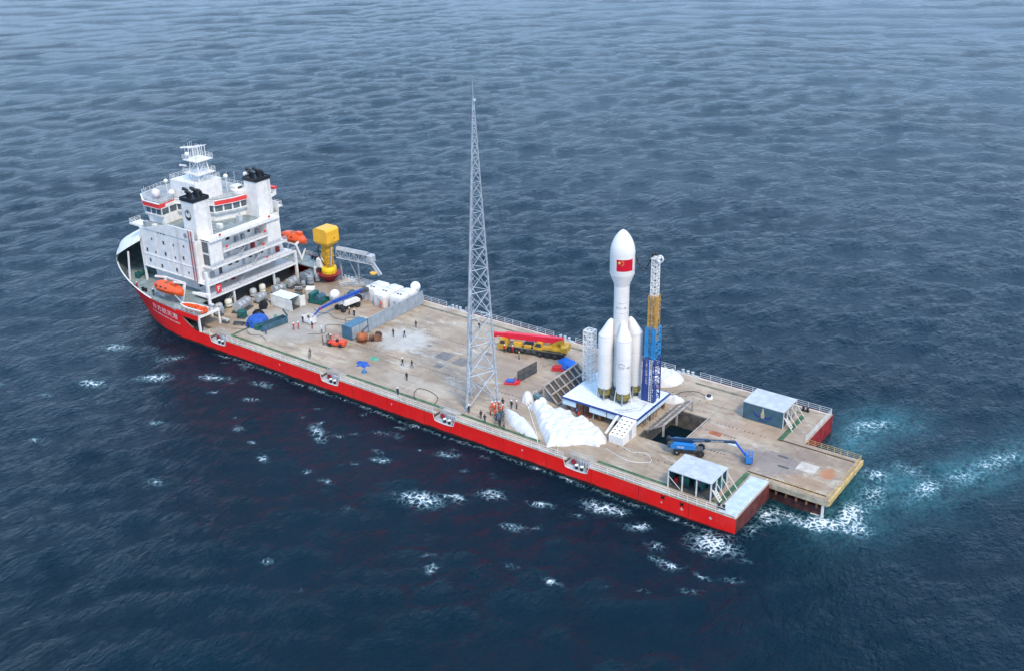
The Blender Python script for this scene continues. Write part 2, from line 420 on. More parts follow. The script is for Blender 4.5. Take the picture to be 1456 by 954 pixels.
def hull_mat():
    m, nt, b = nodes_of('hull_red'); g = nt.nodes.new('ShaderNodeNewGeometry'); pos = g.outputs['Position']
    sx = nt.nodes.new('ShaderNodeSeparateXYZ'); nt.links.new(pos, sx.inputs[0]); z = sx.outputs[2]
    c = mixc(nt, ramp(nt, nz(nt, pos, .25, 4), .3, .7), (.84,.012,.011), (.93,.018,.014))
    st = nz(nt, pos, 1.2, 5, .6, (1.5,1.5,.10)); c = mixc(nt, ramp(nt, st, .52, .78, 0, .5), c, (.30,.02,.02))
    st2 = nz(nt, pos, 2.0, 5, .6, (1.8,1.8,.16)); c = mixc(nt, ramp(nt, st2, .60, .78, 0, .45), c, (.62,.34,.28))
    zz = mth(nt, 'ADD', z, mth(nt, 'MULTIPLY', nz(nt, pos, .5, 5), .7))
    c = mixc(nt, ramp(nt, zz, -2.55, -2.2, 1, 0), c, (.035,.018,.018))
    nt.links.new(c, b.inputs['Base Color']); b.inputs['Roughness'].default_value = .38
    return m
hullm = hull_mat()
HB, HI = hull()
sp('hull', HB, hullm, True)
sp('bulwark_lining', HI, M('bulwark_green', (.13,.17,.17), .6, var=.2, dirt=.3), True)
for x in range(-116, -2, 9): sp('hull_seam', MB().box(x-.035,x+.035,-20.02,-19.99,-3.2,-1.42 if any(abs(x-f) < 2.4 for f in FAIR) else -.02), M('seam_red', (.42,.008,.01), .5, var=.2))
brownhull = M('antifouling_brown', (.11,.035,.03), .65, var=.35, scale=.7, dirt=.5, dirtc=(.25,.05,.04), streak=True)
sp('transom', MB().box(-.25, -.002, -19.99, -7.6, -9, -.02), M('transom_brown', (.15,.035,.03), .6, var=.35, scale=.6, dirt=.8, dirtc=(.06,.035,.03), streak=True))
sp('transom', MB().box(-.3, -.1, -7.6, 7.6, -9, -1.1), brownhull)
sp('transom', MB().box(-.25, -.002, 7.6, 19.99, -9, -.02), M('transom_red', (.34,.02,.025), .6, var=.3, scale=.6, dirt=.85, dirtc=(.07,.028,.024), streak=True))
sp('stern_skeg', MB().box(-.1, 8.4, -6.9, 6.9, -9, -1.9), brownhull)

# deck material: worn tan paint, scuffs, rust
def deck_mat(name, base, lite, rustamt=.5):
    m, nt, b = nodes_of(name); g = nt.nodes.new('ShaderNodeNewGeometry'); pos = g.outputs['Position']
    oi = nt.nodes.new('ShaderNodeObjectInfo')
    c = mixc(nt, ramp(nt, nz(nt, pos, .09, 6, .65), .34, .66), base, lite)
    c = mixc(nt, ramp(nt, nz(nt, pos, .5, 7, .7, (.35,1.3,1)), .43, .68, 0, .75), c, (.21,.155,.115))
    c = mixc(nt, ramp(nt, nz(nt, pos, .55, 7, .72, (1,.8,1)), .54, .70, 0, rustamt), c, (.27,.14,.08))
    c = mixc(nt, ramp(nt, nz(nt, pos, .33, 7, .75, (.45,1.0,1)), .54, .66, 0, .6), c, (.56,.52,.46))
    c = mixc(nt, ramp(nt, nz(nt, pos, 2.2, 6, .75), .56, .70, 0, .6), c, (.17,.125,.095))
    # stain patches that stay where they are: scorch by the stern, rust pool, mud round the tower
    sx = nt.nodes.new('ShaderNodeSeparateXYZ'); nt.links.new(pos, sx.inputs[0])
    def spot(cx_, cy_, rx, ry, colr, amt, edge=.9):
        dx = mth(nt, 'DIVIDE', mth(nt, 'SUBTRACT', sx.outputs[0], cx_), rx); dy = mth(nt, 'DIVIDE', mth(nt, 'SUBTRACT', sx.outputs[1], cy_), ry)
        d = mth(nt, 'SQRT', mth(nt, 'ADD', mth(nt, 'MULTIPLY', dx, dx), mth(nt, 'MULTIPLY', dy, dy)))
        d = mth(nt, 'ADD', d, mth(nt, 'MULTIPLY', mth(nt, 'SUBTRACT', nz(nt, pos, .7, 5, .7), .5), edge))
        return mixc(nt, ramp(nt, d, .6, 1.1, amt, 0), c, colr)
    c = spot(-2.5, -1.5, 7.0, 4.6, (.17,.14,.14), .62, 1.6)
    c = spot(6.7, 0.2, 1.5, 1.9, (.40,.15,.055), .8, 1.5)
    c = spot(3.0, 4.0, 4.5, 2.2, (.22,.15,.11), .6, 1.8)
    c = spot(4.5, -4.0, 4.5, 2.0, (.30,.17,.09), .6, 1.8)
    c = spot(-8, -8.5, 5, 2.0, (.27,.19,.13), .5, 1.8)
    c = spot(-9, 6.5, 6, 3.0, (.36,.23,.15), .5, 1.8)
    c = spot(-36, -10, 9, 5, (.33,.25,.18), .5, 1.6)
    c = spot(-45, 10, 7, 4, (.30,.22,.16), .5, 1.8)
    c = spot(-75, 10, 9, 4, (.36,.28,.2), .4, 1.8)
    c = spot(-70, -13, 10, 3, (.42,.36,.29), .5, 1.8)
    c = spot(-120, 10, 8, 8, (.24,.19,.15), .5, 1.6)
    c = spot(-62, 3, 8, 5.5, (.30,.24,.19), .6, 1.6)
    c = spot(-50, -3, 6, 7, (.30,.22,.17), .5, 1.6)
    c = spot(-98, 8, 5, 3, (.36,.20,.14), .4, 1.2)
    c = spot(-16, 3.5, 6, 4, (.34,.22,.16), .45, 1.6)
    c = spot(-86, 1, 7, 6, (.56,.55,.52), .5, 1.6)
    c = spot(-112, -6, 12, 10, (.40,.39,.36), .55, 1.2)
    hv = nt.nodes.new('ShaderNodeMapRange'); hv.inputs[3].default_value = .93; hv.inputs[4].default_value = 1.05; nt.links.new(oi.outputs['Random'], hv.inputs[0])
    vm = nt.nodes.new('ShaderNodeVectorMath'); vm.operation = 'SCALE'; nt.links.new(c, vm.inputs[0]); nt.links.new(hv.outputs[0], vm.inputs[3])
    nt.links.new(vm.outputs[0], b.inputs['Base Color']); nt.links.new(ramp(nt, nz(nt, pos, .4, 4), .3, .7, .5, .75), b.inputs['Roughness'])
    bp = nt.nodes.new('ShaderNodeBump'); bp.inputs['Strength'].default_value = .35; bp.inputs['Distance'].default_value = .06
    nt.links.new(nz(nt, pos, 1.5, 6, .7), bp.inputs['Height']); nt.links.new(bp.outputs[0], b.inputs['Normal'])
    return m
deckm = deck_mat('deck_tan', (.29,.21,.14), (.46,.365,.265), .85)
HX0, HX1, HY = -25.2, -17.7, 6.2
dk = MB().box(-124, HX0, -18.45, 19.9, -.5, -.03).box(-130, -124.001, -19.2, 19.2, -.5, -.031).box(-135.9,-130.001,-17,17,-.5,-.032).box(HX1, -.01, -18.45, 19.9, -.5, -.03).box(HX0+.001, HX1-.001, -18.45, -HY, -.5, -.031).box(HX0+.001, HX1-.001, HY, 19.9, -.5, -.031)
ES = [-124]+sorted([v for f in FAIR for v in (f-2.1, f+2.1)])+[-.01]
for a, b_ in zip(ES[0::2], ES[1::2]): dk.box(a, b_, -19.95, -18.451, -.5, -.032)
main_deck = sp('main_deck', dk, M('deck_seam', (.10,.075,.06), .8))
# deck plates, each with its own edges
PROTO = {}
def plate(x0, x1, y0, y1, parent, mat, z=0.0, th=.03, gap=.035):
    w, h = round(x1-x0-gap, 3), round(y1-y0-gap, 3); key = (w, h, th, mat.name)
    if key not in PROTO:
        me = mesh_of('deck_plate', MB().box(-w/2, w/2, -h/2, h/2, -th+.002, 0)); me.materials.append(mat); PROTO[key] = me
    o = bpy.data.objects.new('deck_plate', PROTO[key]); col.objects.link(o); o.parent = parent
    o.location = Vector(((x0+x1)/2+80, (y0+y1)/2, z+3.5)); return o
xs = [-124+i*7.6 for i in range(14)]
ys = [-18.43,-17.05,-11.4,-6.2,0,6.2,11.4,17.05,19.88]
def grid_plates(xs, ys, skip=None):
    for a, b_ in zip(xs[:-1], xs[1:]):
        for c, d in zip(ys[:-1], ys[1:]):
            if skip and skip((a+b_)/2, (c+d)/2): continue
            plate(a, b_, c, d, main_deck, deckm)
grid_plates(xs, ys)
grid_plates([-135.8,-129.9,-124], [-16.9,-11.4,-6.2,0,6.2,11.4,16.9])
grid_plates([HX0, HX1], ys, lambda x, y: abs(y) < HY)
grid_plates([HX1, -11.2, -4.6, -.02], ys)
sp('moonpool_wall', MB().box(HX0+.01,HX0+.2,-HY+.2,HY-.2,-6,-.04).box(HX1-.2,HX1-.01,-HY+.2,HY-.2,-6,-.04).box(HX0+.01,HX1-.01,-HY+.01,-HY+.2,-6,-.04).box(HX0+.01,HX1-.01,HY-.2,HY-.01,-6,-.04),
   M('moonpool_steel', (.16,.14,.12), .7, var=.3, dirt=.5, dirtc=(.12,.05,.03), streak=True))
cm = MB().beam((HX1+.15,-HY,.18),(HX1+.15,HY,.18),.22,.36).beam((HX1+.5,-HY,.12),(HX1+.5,HY,.12),.12,.24)
sp('coaming', cm, steelbeam)
sp('deck_rail', MB().beam((-48.4,-5.5,.12),(-48.4,8.5,.12),.5,.24), M('rail_rust', (.16,.11,.08), .7, var=.3, dirt=.4))
for a, b_ in zip(ES[0::2], ES[1::2]):
    k = max(1, round((b_-a)/7.5))
    for i in range(k): plate(a+(b_-a)*i/k, a+(b_-a)*(i+1)/k, -19.93, -18.46, main_deck, deckm)
# painted lines
def stripe(x0, x1, y0, y1, m=greenp, z=.006): sp('painted_line', MB().box(x0, x1, y0, y1, z-.004, z), m)
for a, b_ in ((-117,-88.5),(-84,-59.5),(-55.5,-38.2),(-26.5,-4.8)): stripe(a, b_, -17.6, -16.95)
for a, b_ in ((-100,-62),(-61.3,-36),(-26,-14),(-12.8,-5)): stripe(a, b_, 16.95, 17.6, M('brown_line', (.17,.15,.10), .7, var=.3, dirt=.5))
stripe(-4.65, -3.75, -17.6, -6.6); stripe(-4.65, -3.75, 5.9, 16.6)
stripe(-117.6, -117.0, -17.6, -9.5)
sp('painted_pad', MB().box(-3.4, -.3, -19.2, -7.2, .004, .01), padgrey)
# rows of tie-down sockets
def sockets(x0, x1, y, step, sz=.34, jit=.05):
    mb = MB(); x = x0
    while x < x1:
        if random.random() > .12: mb.add([(x+sz*.5*math.cos(t), y+random.uniform(-jit,jit)+sz*.42*math.sin(t), .007) for t in [i*math.pi/4 for i in range(8)]], [tuple(range(8))])
        x += step
    return mb
sockm = M('socket_dark', (.07,.05,.04), .8)
for a, b_, y, st in ((-92,-48,-6.2,.8),(-92,-66,6.35,.8),(-16.5,-6,5.7,.75),(-16.3,-10.5,2.4,.6),(-13.6,-9.8,-3.5,.6),(-30,-5,-11.3,1.3),(-60,-20,11.5,1.4)):
    sp('tie_down_row', sockets(a, b_, y, st), sockm, kind='stuff')
# flush hatches
hm = M('hatch_grey', (.20,.175,.16), .7, var=.15)
for x, y, w, h in ((-73.3,0,3.2,3.0),(-68.8,-.3,2.8,3.0),(-71.5,-4.3,1.8,1.2),(-66.5,5.5,1.6,1.0),(-79,2,1.0,.6)):
    sp('hatch_cover', MB().box(x-w/2, x+w/2, y-h/2, y+h/2, .002, .03), hm)
for x, y, w, h, m_ in ((-14.3,2.1,2.2,1.3,rustor),(-1.5,1.3,1.8,.5,dgrey),(-.2,-1.7,1.9,.5,dgrey),(3.2,.3,3.2,2.8,M('patch_pale', (.5,.44,.38), .7, var=.15)),(-10.2,.6,1.6,1.2,padgrey),(-98.2,10,2.2,1.6,M('patch_red', (.45,.22,.17), .7, var=.2))):
    sp('deck_patch', MB().box(x-w/2, x+w/2, y-h/2, y+h/2, .002, .022), m_)
# side railings between the fairleads
for s in (-1, 1):
    xs_ = [-123]+[v for f in FAIR for v in (f-2.7, f+2.7)]+[-.3]
    for a, b_ in zip(xs_[0::2], xs_[1::2]):
        if b_-a < .8: continue
        sp('railing', MB().rail([(a,s*19.75,0),(b_,s*19.75,0)], 1.15, 3, 1.6 if s < 0 else 2.2, .035, .05), railm if s < 0 else M('far_rail', (.66,.69,.72), .5))
    for a, b_ in (zip(ES[0::2], ES[1::2]) if s < 0 else ((-123,-.2),)): sp('gutter_bar', MB().box(a+.02, b_-.2, s*19.4-.06, s*19.4+.06, 0, .12), railm)
sp('railing', MB().rail([(-.3,-19.7,0),(-.3,-8,0)], 1.0, 2, 2.4), railm); sp('railing', MB().rail([(-.3,19.7,0),(-.3,8,0)], 1.1, 3, 2.4), railm)
# mooring recesses let into the near side; low chocks on the far side
for x in FAIR:
    fo = sp('mooring_recess', MB().box(x-2.1,x+2.1,-18.5,-18.42,-1.4,-.04).box(x-2.1,x+2.1,-19.98,-18.501,-1.4,-1.28).box(x-2.16,x-2.101,-19.95,-18.43,-1.4,-.04).box(x+2.101,x+2.16,-19.95,-18.43,-1.4,-.04), lgrey)
    sp('lip', MB().path([(x-2.45,-20.02,.0),(x-2.15,-20.02,-1.15),(x-1.6,-20.02,-1.28),(x,-20.02,-1.36),(x+1.6,-20.02,-1.28),(x+2.15,-20.02,-1.15),(x+2.45,-20.02,.0)],.07,5), M('lip_pale', (.72,.55,.52), .5), parent=fo)
    sp('roller_wheel', MB().lathe([(.15,-.12),(.5,-.1),(.5,.1),(.15,.12)],16,(x-1.15,-18.9,-.55),'y'), maroon, True, parent=fo)
    for dx in (-.2,.85):
        sp('bollard', MB().lathe([(.26,0),(.24,.6),(.32,.66)],12,(x+dx,-19.5,-1.28)), black, True, parent=fo)
        sp('bollard_cap', MB().lathe([(.33,0),(.33,.12),(.2,.16)],12,(x+dx,-19.5,-.62)), offwhite, True, parent=fo)
    for k in range(4): sp('guide_rib', MB().tube((x+.1+k*.5,-18.6,-1.2),(x+.1+k*.5,-18.6,-.1),.16,n=8), lgrey, True, parent=fo)
    sp('guard_rail', MB().rail([(x-2.2,-18.3,0),(x+2.2,-18.3,0)], 1.1, 3, 1.4), galv, parent=fo)
    fo = sp('chock', MB().box(x-2.4,x+2.4,19.55,20.02,-.2,.16), lgrey)
    for dx in (-1,.1,1.1): sp('roller', MB().lathe([(.3,0),(.34,.1),(.25,.2),(.25,.5),(.34,.6)],12,(x+dx,19.75,.16)), lgrey, True, parent=fo)
# stern launching platform
pf = sp('stern_platform', MB().box(-.02, 9.7, -7.5, 7.5, -.95, -.03), M('platform_side', (.50,.42,.30), .65, var=.2, dirt=.8, dirtc=(.17,.08,.04), streak=True))
for a, b_ in ((-.0,3.2),(3.2,6.45),(6.45,9.66)):
    for c, d in ((-7.48,-2.5),(-2.5,2.5),(2.5,7.48)):
        o = plate(a, b_, c, d, pf, deckm, 0); o.location = Vector(((a+b_)/2+80, (c+d)/2, 3.5)); o.location -= pf.location
for s in (-1, 1):
    sp('guide_rail', MB().box(-4.4, 8.9, s*6.2-.09, s*6.2+.09, .002, .14), M('guide_rust', (.12,.07,.04), .7, var=.3), parent=pf)
    sp('edge_railing', MB().rail([(.4,s*7.4,0),(9.5,s*7.4,0)], 1.0, 3, 1.2, .03, .045), yrail, parent=pf)
    sp('strut', MB().beam((8.9,s*7.2,-.9),(8.9,s*7.2,-3.6),.35).beam((9.1,s*7.0,-3.3),(5.6,s*7.0,-3.6),.3), offwhite, parent=pf)
sp('edge_railing', MB().rail([(9.55,-7.4,0),(9.55,7.4,0)], 1.0, 3, 1.2, .03, .045), yrail, parent=pf)
sp('fender_beam', MB().box(9.7, 10.0, -7.5, 7.5, -.75, .12), yrail, parent=pf)
# underside brackets
for i in range(5): sp('bracket', MB().prism_x([(-7.52,-.9),(-7.52,-1.8),(-6.9,-1.9),(-6.9,-.9)], 1+i*1.7, 1.25+i*1.7), rust, parent=pf)
# thruster marks near the stern, port side
def cross(x, z, r, m_, rot=0):
    mb = MB()
    for a in (rot, rot+90): mb.beam((x-r*math.cos(R(a)),-20.03,z-r*math.sin(R(a))),(x+r*math.cos(R(a)),-20.03,z+r*math.sin(R(a))),.02,r*.42, up=(0,1,0)) if False else mb.add([(x+r*math.cos(R(a+d))*k, -20.03, z+r*math.sin(R(a+d))*k) for d, k in ((-14,1),(14,1),(166,1),(194,1))], [(0,1,2,3)])
    sp('hull_mark', mb, m_)
cross(-9.2,-.65,.5,black,45); cross(-12.6,-.55,.5,black,45); cross(-9.2,-1.5,.28,white); cross(-4.2,-1.3,.28,white); cross(-12.8,-1.55,.2,white)
for x in (-70,-40,-100): cross(x,-1.0,.2,white)
# ------------------------------------------------------------------ forecastle
def bow(t, f=1.0, a=AB): return (XB-a*f*math.sin(R(t)), -20*f*max(0.0, math.cos(R(t))))
poly = [(-124.3,14.5),(-130,14.5),(-130,-14.5),(-124.3,-14.5),(-124.3,-19.7),(-128,-19.7)]
arc = []
for t_ in range(6, 91, 4):
    p0 = bow(t_); p1 = (XB-(AB-9.5)*math.sin(R(t_)), -20*max(0.0, math.cos(R(t_)))**1.28); q = shell(p0, p1, ztop(p0[0]), 3.3); arc.append((q[0]+(.25 if t_ > 60 else 0), min(0, q[1]+.2)))
poly += arc+[(x,-y) for x, y in reversed(arc[:-1])]+[(-128,19.7),(-124.3,19.7)]
fdk = sp('forecastle_deck', MB().prism(poly, 3.15, 3.4), foredeck)
for s in (-1, 1):
    sp('fascia', MB().box(-131.5,-124.2,s*20-.06,s*20+.06,2.5,3.55), hullm, parent=fdk)
    sp('edge_beam', MB().beam((-124.2,s*19.85,3.3),(-124.2,s*14.4,3.3),.45,.5).beam((-124.2,s*19.85,0),(-124.2,s*19.85,3.1),.4), white, parent=fdk)
    sp('post', MB().beam((-124.2,s*14.5,0),(-124.2,s*14.5,3.1),.32), white, parent=fdk)
    sp('railing', MB().rail([(-124.2,s*14.6,3.5),(-124.2,s*19.7,3.5),(-132,s*19.7,3.5)], 1.0, 3, 1.6), railm, parent=fdk)
    pts = [(bow(t, .995)[0], -s*bow(t, .995)[1], ztop(bow(t, .995)[0])+.06) for t in range(18, 91, 3)]
    sp('bulwark_rim', MB().path(pts, .16, 6), white, True, parent=fdk)
sp('bulkhead', MB().box(-136,-135.8,-16.8,16.8,-.02,3.14), grey, parent=fdk)
for s in (-1,1):
    for x in (-150,-146.5,-129): sp('bitt', MB().lathe([(.3,0),(.3,.6),(.4,.65),(.4,.8)],12,(x,s*(17 if x < -140 else 18.6),3.4)).lathe([(.3,0),(.3,.6),(.4,.65),(.4,.8)],12,(x+1,s*(17 if x < -140 else 18.6),3.4)), black, True, parent=fdk)
# whaleback over the bow
def whale():
    mb = MB(); ts = [32,36,40,44,47,50,52,56,60,65,70,75,80,85,90]; K = 7; rings = [[] for _ in range(K)]
    for t in ts:
        q = (t-32)/58; x, y = bow(t); yf = min(1, .76+.24*(t-32)/18)
        zl = 7.6+5.6*max(0, (50-t)/18)**1.1 if t <= 50 else ztop(x)-.05
        zs = max(zl, 7.4-.8*max(0, q-.4))
        for k in range(K):
            u = k/(K-1); h = u**1.2 if k else 0
            z = zl if k == 0 else zs+(15.2-zs)*(.75*u+.25*math.sin(u*math.pi/2))
            rings[k].append((x+(-151.3-x)*h, y*yf+(y*.62/max(.35,1-.3*q)-y*yf)*h, z))
    full = [r_+[(x,-y,z) for x, y, z in reversed(r_[:-1])] for r_ in rings]; m = len(full[0])
    mb.add([p for r_ in full for p in r_], [(k*m+i,k*m+i+1,(k+1)*m+i+1,(k+1)*m+i) for k in range(K-1) for i in range(m-1)])
    return mb
wb = sp('whaleback', whale(), white, True)
for s in (-1,1):
    for t in (40,): 
        x, y = bow(t, .955); sp('pillar', MB().beam((x,-s*y,3.4),(x,-s*y*.95,10.2),.3), white, parent=wb)
    sp('pillar', MB().box(-151.6,-151.2,s*12.1-.2,s*12.1+.2,3.4,14.5), white, parent=wb)
sp('windlass', MB().lathe([(.9,-2),(.9,-1.8),(.5,-1.7),(.5,1.7),(.9,1.8),(.9,2)],14,(-158,0,4.6),'y').box(-158.8,-157.2,-2.6,-2.2,3.4,5).box(-158.8,-157.2,2.2,2.6,3.4,5), teal, True, parent=fdk)
sp('windlass', MB().lathe([(.7,-1.4),(.7,-1.2),(.4,-1.1),(.4,1.1),(.7,1.2),(.7,1.4)],14,(-154,-11,4.3),'y').box(-154.7,-153.3,-13,-12.6,3.4,4.7), teal, True, parent=fdk)

# ------------------------------------------------------------------ superstructure
XA = -132.0
sup = sp('superstructure', MB().box(-151,-133.6,-9.6,9.6,3.38,7.21).box(-151,XA,-12.3,12.3,7.2,16.4), white)
def sub(name, mb, m, parent=sup, **k): return sp(name, mb, m, parent=parent, **k)
for s in (-1, 1):
    sub('side_wall', MB().prism_y([(XA,16.38),(XA,18.8),(-140.4,18.8),(-149.6,16.38)], s*12.31-.13, s*12.31+.13), white)
    sub('knuckle', MB().box(-151.05,XA+.05,s*12.36-.08,s*12.36+.08,7.05,7.3), white)
sub('roof_deck', MB().box(-150.8,XA-.1,-12.1,12.1,16.4,16.44), foredeck)
# panel seams along the side wall
for x in (-147,-142.5,-138): sub('wall_seam', MB().box(x-.02,x+.02,-12.32,-12.29,7.4,16.3), M('seam_pale', (.62,.62,.62), .5))
for x in (-133.4,-132.6): sub('drain_pipe', MB().tube((x,-12.5,7.2),(x,-12.5,18.8),.11), M('pipe_maroon', (.30,.06,.06), .5))
for x, z in ((-142.9,14.1),(-142.7,11.5),(-149.2,11.3),(-148.6,8.9),(-144.6,8.3),(-139.5,8.4),(-136.5,11.8)):
    w = sub('porthole', MB().box(x-.28,x+.28,-12.36,-12.28,z-.38,z+.38), dgrey)
    sub('rim', MB().box(x-.4,x+.4,-12.335,-12.28,z-.5,z-.4), lgrey)
for i in range(3): sub('vent', MB().box(-144.4+i*.9,-144.1+i*.9,-12.36,-12.28,16.0,16.25), black)
sub('vent', MB().lathe([(.55,-.1),(.55,0),(.4,.02)],16,(-134.6,-12.4,17.4),'y'), grey)
for x in (-150.2,-145.6,-140.2): sub('wall_pipe', MB().tube((x,-12.42,7.3),(x,-12.42,16.2),.06), white)
for x, z in ((-139.5,14.2),(-135.9,14.6),(-147,14.2),(-146.2,11.2),(-139.4,11.3),(-135.4,8.6)):
    sub('porthole', MB().box(x-.2,x+.2,-12.36,-12.28,z-.26,z+.26), dgrey)
sub('wall_ladder', MB().tube((-137.6,-12.5,7.3),(-137.6,-12.5,18.7),.04,n=4).tube((-137.2,-12.5,7.3),(-137.2,-12.5,18.7),.04,n=4), lgrey)
sub('rubbing_strake', MB().box(-150.9,XA-.05,-12.4,-12.29,10.2,10.32), white)
for x, y, w, h in ((-149.5,-11.2,1.4,1.2),(-147,-11,1.0,.9),(-142.5,-10.6,1.6,1.0),(-138.8,-11,1.2,1.4),(-139.5,-4,1.8,1.2),(-134.5,-3,1.4,1.0),(-134.2,2.5,1.2,1.5),(-137.5,5.4,1.0,.9)):
    sub('deck_locker', MB().bbox(x-w/2,x+w/2,y-.5,y+.5,16.44,16.44+h), random.choice([offwhite, lgrey, grey]))
sub('deck_pipe', MB().path([(-149,-9.6,16.6),(-143,-9.9,16.6),(-137,-9.8,16.6),(-137,-5,16.6),(-133,-5,16.6)],.1), lgrey)
# aft towers and balconies
for y0, y1 in ((-10.7,-7.2),(5.9,9.6)):
    sub('vent_trunk', MB().box(XA-.01,-129.3,y0,y1,10.5,16.62), white)
for z0, z1 in ((10.8,13.2),(13.7,16.1)): 
    g = sub('louvre_grille', MB().box(-131.6,-129.7,-10.76,-10.66,z0,z1), dgrey)
    for k in range(6): sub('slat', MB().box(-131.6,-129.7,-10.80,-10.755,z0+.15+k*.38,z0+.22+k*.38), grey, parent=sup)
lev = [(16.5,-10.7,9.6,-129.0),(13.2,-7.2,5.9,-129.2),(10.4,-11,11.2,-129.0),(7.2,-13,13,-128.6),(4.2,-13,13,-128.6)]
for z, y0, y1, xe in lev:
    b_ = sub('balcony', MB().box(XA-(1.8 if z < 7 else -.01),xe,y0,y1,z-.18,z), white)
    sub('balcony_railing', MB().rail([(xe+.03,y0,z),(xe+.03,y1,z)], 1.05, 5, 1.0, .04, .05), cream if z > 16 else galv)
    sub('balcony_edge', MB().box(xe,xe+.14,y0,y1,z-.3,z+.12), white)
for y in (-13,13): sub('balcony_post', MB().beam((-128.7,y,0),(-128.7,y,10.3 if y < 0 else 7.2),.55,.55), white)
sub('balcony_post', MB().beam((-128.9,-6,0),(-128.9,-6,4.1),.4), offwhite); sub('balcony_post', MB().beam((-128.9,6,0),(-128.9,6,4.1),.4), offwhite)
rng = random.Random(3)
for z in (13.2,10.4,7.2,4.2):
    y = -6.4 if z > 7.5 else -11.5
    while y < (5.2 if z > 12 else 11):
        k = rng.random(); w = rng.uniform(.7,1.3)
        xw = XA+.02 if z > 7 else -133.55
        if k < .45: 
            d = sub('door', MB().box(xw,xw+.07,y,y+.85,z,z+2.0), rng.choice([grey, lgrey, dgrey]))
        elif k < .85: 
            d = sub('window', MB().box(xw,xw+.06,y,y+w,z+1.0,z+1.8), glass); sub('window_frame', MB().box(xw,xw+.04,y-.1,y+w+.1,z+.9,z+1.9), white)
        else: sub('equipment_box', MB().box(xw,xw+.6,y,y+.8,z,z+1.2), rng.choice([maroon, offwhite, grey]))
        y += w+rng.uniform(.7,1.6)
def stairs(p, q, w=.8):
    mb = MB(); p = Vector(p); q = Vector(q)
    for o in (-w/2, w/2): mb.beam(p+Vector((o,0,0)), q+Vector((o,0,0)), .1, .22); mb.beam(p+Vector((o,0,1)), q+Vector((o,0,1)), .05)
    for i in range(9): c = p.lerp(q, (i+.5)/9); mb.box(c.x-w/2, c.x+w/2, c.y-.13, c.y+.13, c.z-.02, c.z+.02)
    return mb
for z, y in ((10.5,-2.5),(7.3,1.0),(4.3,-3.5),(.0,-8)): sub('stairway', stairs((-129.9,y,z),(-129.9,y+2.6,z+2.8)), lgrey)
fs = sub('fire_panel', MB().box(-128.5,-128.42,-11.0,-9.6,4.7,6.6), signred)
sub('fire_mark', MB().box(-128.42,-128.40,-10.6,-10.45,5.2,6.2).box(-128.42,-128.40,-10.45,-10.0,6.0,6.2).box(-128.42,-128.40,-10.45,-10.1,5.6,5.78), white)
for y, z in ((-6.5,14.0),(4.6,14.2),(3.8,11.3),(-8.0,17.1),(6.3,17.2),(4.4,8.0)):
    sub('lifebuoy_box', MB().box(-128.95,-128.75,y,y+.5,z,z+.45), signred)
# near-black panel added to stand for the shade under the aft overhang
sub('overhang_shade_panel', MB().box(-130.9,-130.7,-12.4,12.4,.0,4.0), M('overhang_shade', (.03,.032,.035), .7))

# ------------------------------------------------------------------ bridge
BR = [(-135.5,9.6),(-136.4,3.4),(-138,-.8),(-142.6,-2.4),(-147.4,-4.6),(-146.8,-9.3),(-152.5,-9.3),(-157,-6.5),(-158.2,0),(-157,6.5),(-152.5,10.6),(-140,11)]
def inset(P, k):
    cx_ = sum(p[0] for p in P)/len(P); cy_ = sum(p[1] for p in P)/len(P)
    out = []
    for x, y in P:
        d = Vector((x-cx_, y-cy_)); L = d.length; d = d*((L-k)/L); out.append((cx_+d.x, cy_+d.y))
    return out
br = sp('bridge', MB().prism(inset(BR,1.0), 16.4, 18.3).prism(inset(BR,.55), 18.3, 21.0), white)
sub('bridge_skirt', MB().prism(inset(BR,.25), 18.15, 18.5), lgrey, parent=br)
sub('brow_band', MB().prism(inset(BR,.14), 20.35, 21.35), white, parent=br)
OB = inset(BR,.1)
for i in (0,1,4,5,6,7,8,9,10,11):
    a, b_ = OB[i], OB[(i+1)%12]; sub('red_band', MB().beam((a[0],a[1],20.85),(b_[0],b_[1],20.85),.12,.98), signred, parent=br)
sub('brow_rim', MB().prism(inset(BR,.0), 20.25, 20.36), white, parent=br); sub('brow_rim', MB().prism(inset(BR,.0), 21.34, 21.46), white, parent=br)
sub('bridge_roof', MB().prism(inset(BR,.4), 21.45, 21.5), M('roof_grey', (.30,.31,.31), .6, var=.15, dirt=.3), parent=br)
IN = inset(BR,.55)
for i in range(len(IN)):
    a = Vector(IN[i]).to_3d(); b_ = Vector(IN[(i+1)%len(IN)]).to_3d(); L = (b_-a).length; k = max(1, int(L/1.7)); d = (b_-a).normalized()
    nrm = Vector((d.y,-d.x,0))
    c_ = Vector((sum(p[0] for p in IN)/len(IN), sum(p[1] for p in IN)/len(IN), 0))
    if (((a+b_)/2)-c_).dot(nrm) < 0: nrm = -nrm
    for j in range(k):
        p = a+d*(L/k*(j+.09)); q = a+d*(L/k*(j+.91)); e = nrm*.04
        mb = MB().add([p-e+Vector((0,0,18.75)),q-e+Vector((0,0,18.75)),q+e+Vector((0,0,18.75)),p+e+Vector((0,0,18.75)),p-e+Vector((0,0,20.15)),q-e+Vector((0,0,20.15)),q+e+Vector((0,0,20.15)),p+e+Vector((0,0,20.15))],
                      [(3,2,1,0),(4,5,6,7),(0,1,5,4),(1,2,6,5),(2,3,7,6),(3,0,4,7)])
        sub('window', mb, M('bridge_glass', (.10,.13,.15), .12, var=.3), parent=br)
RP = [(x,y,21.5) for x, y in inset(BR,.5)]
sub('roof_railing', MB().rail(RP+[RP[0]], 1.0, 3, 1.4, .03, .04), railm, parent=br)
hb = sub('monkey_island', MB().box(-149,-140.3,-3.65,3.65,21.5,25.5), white, parent=br)
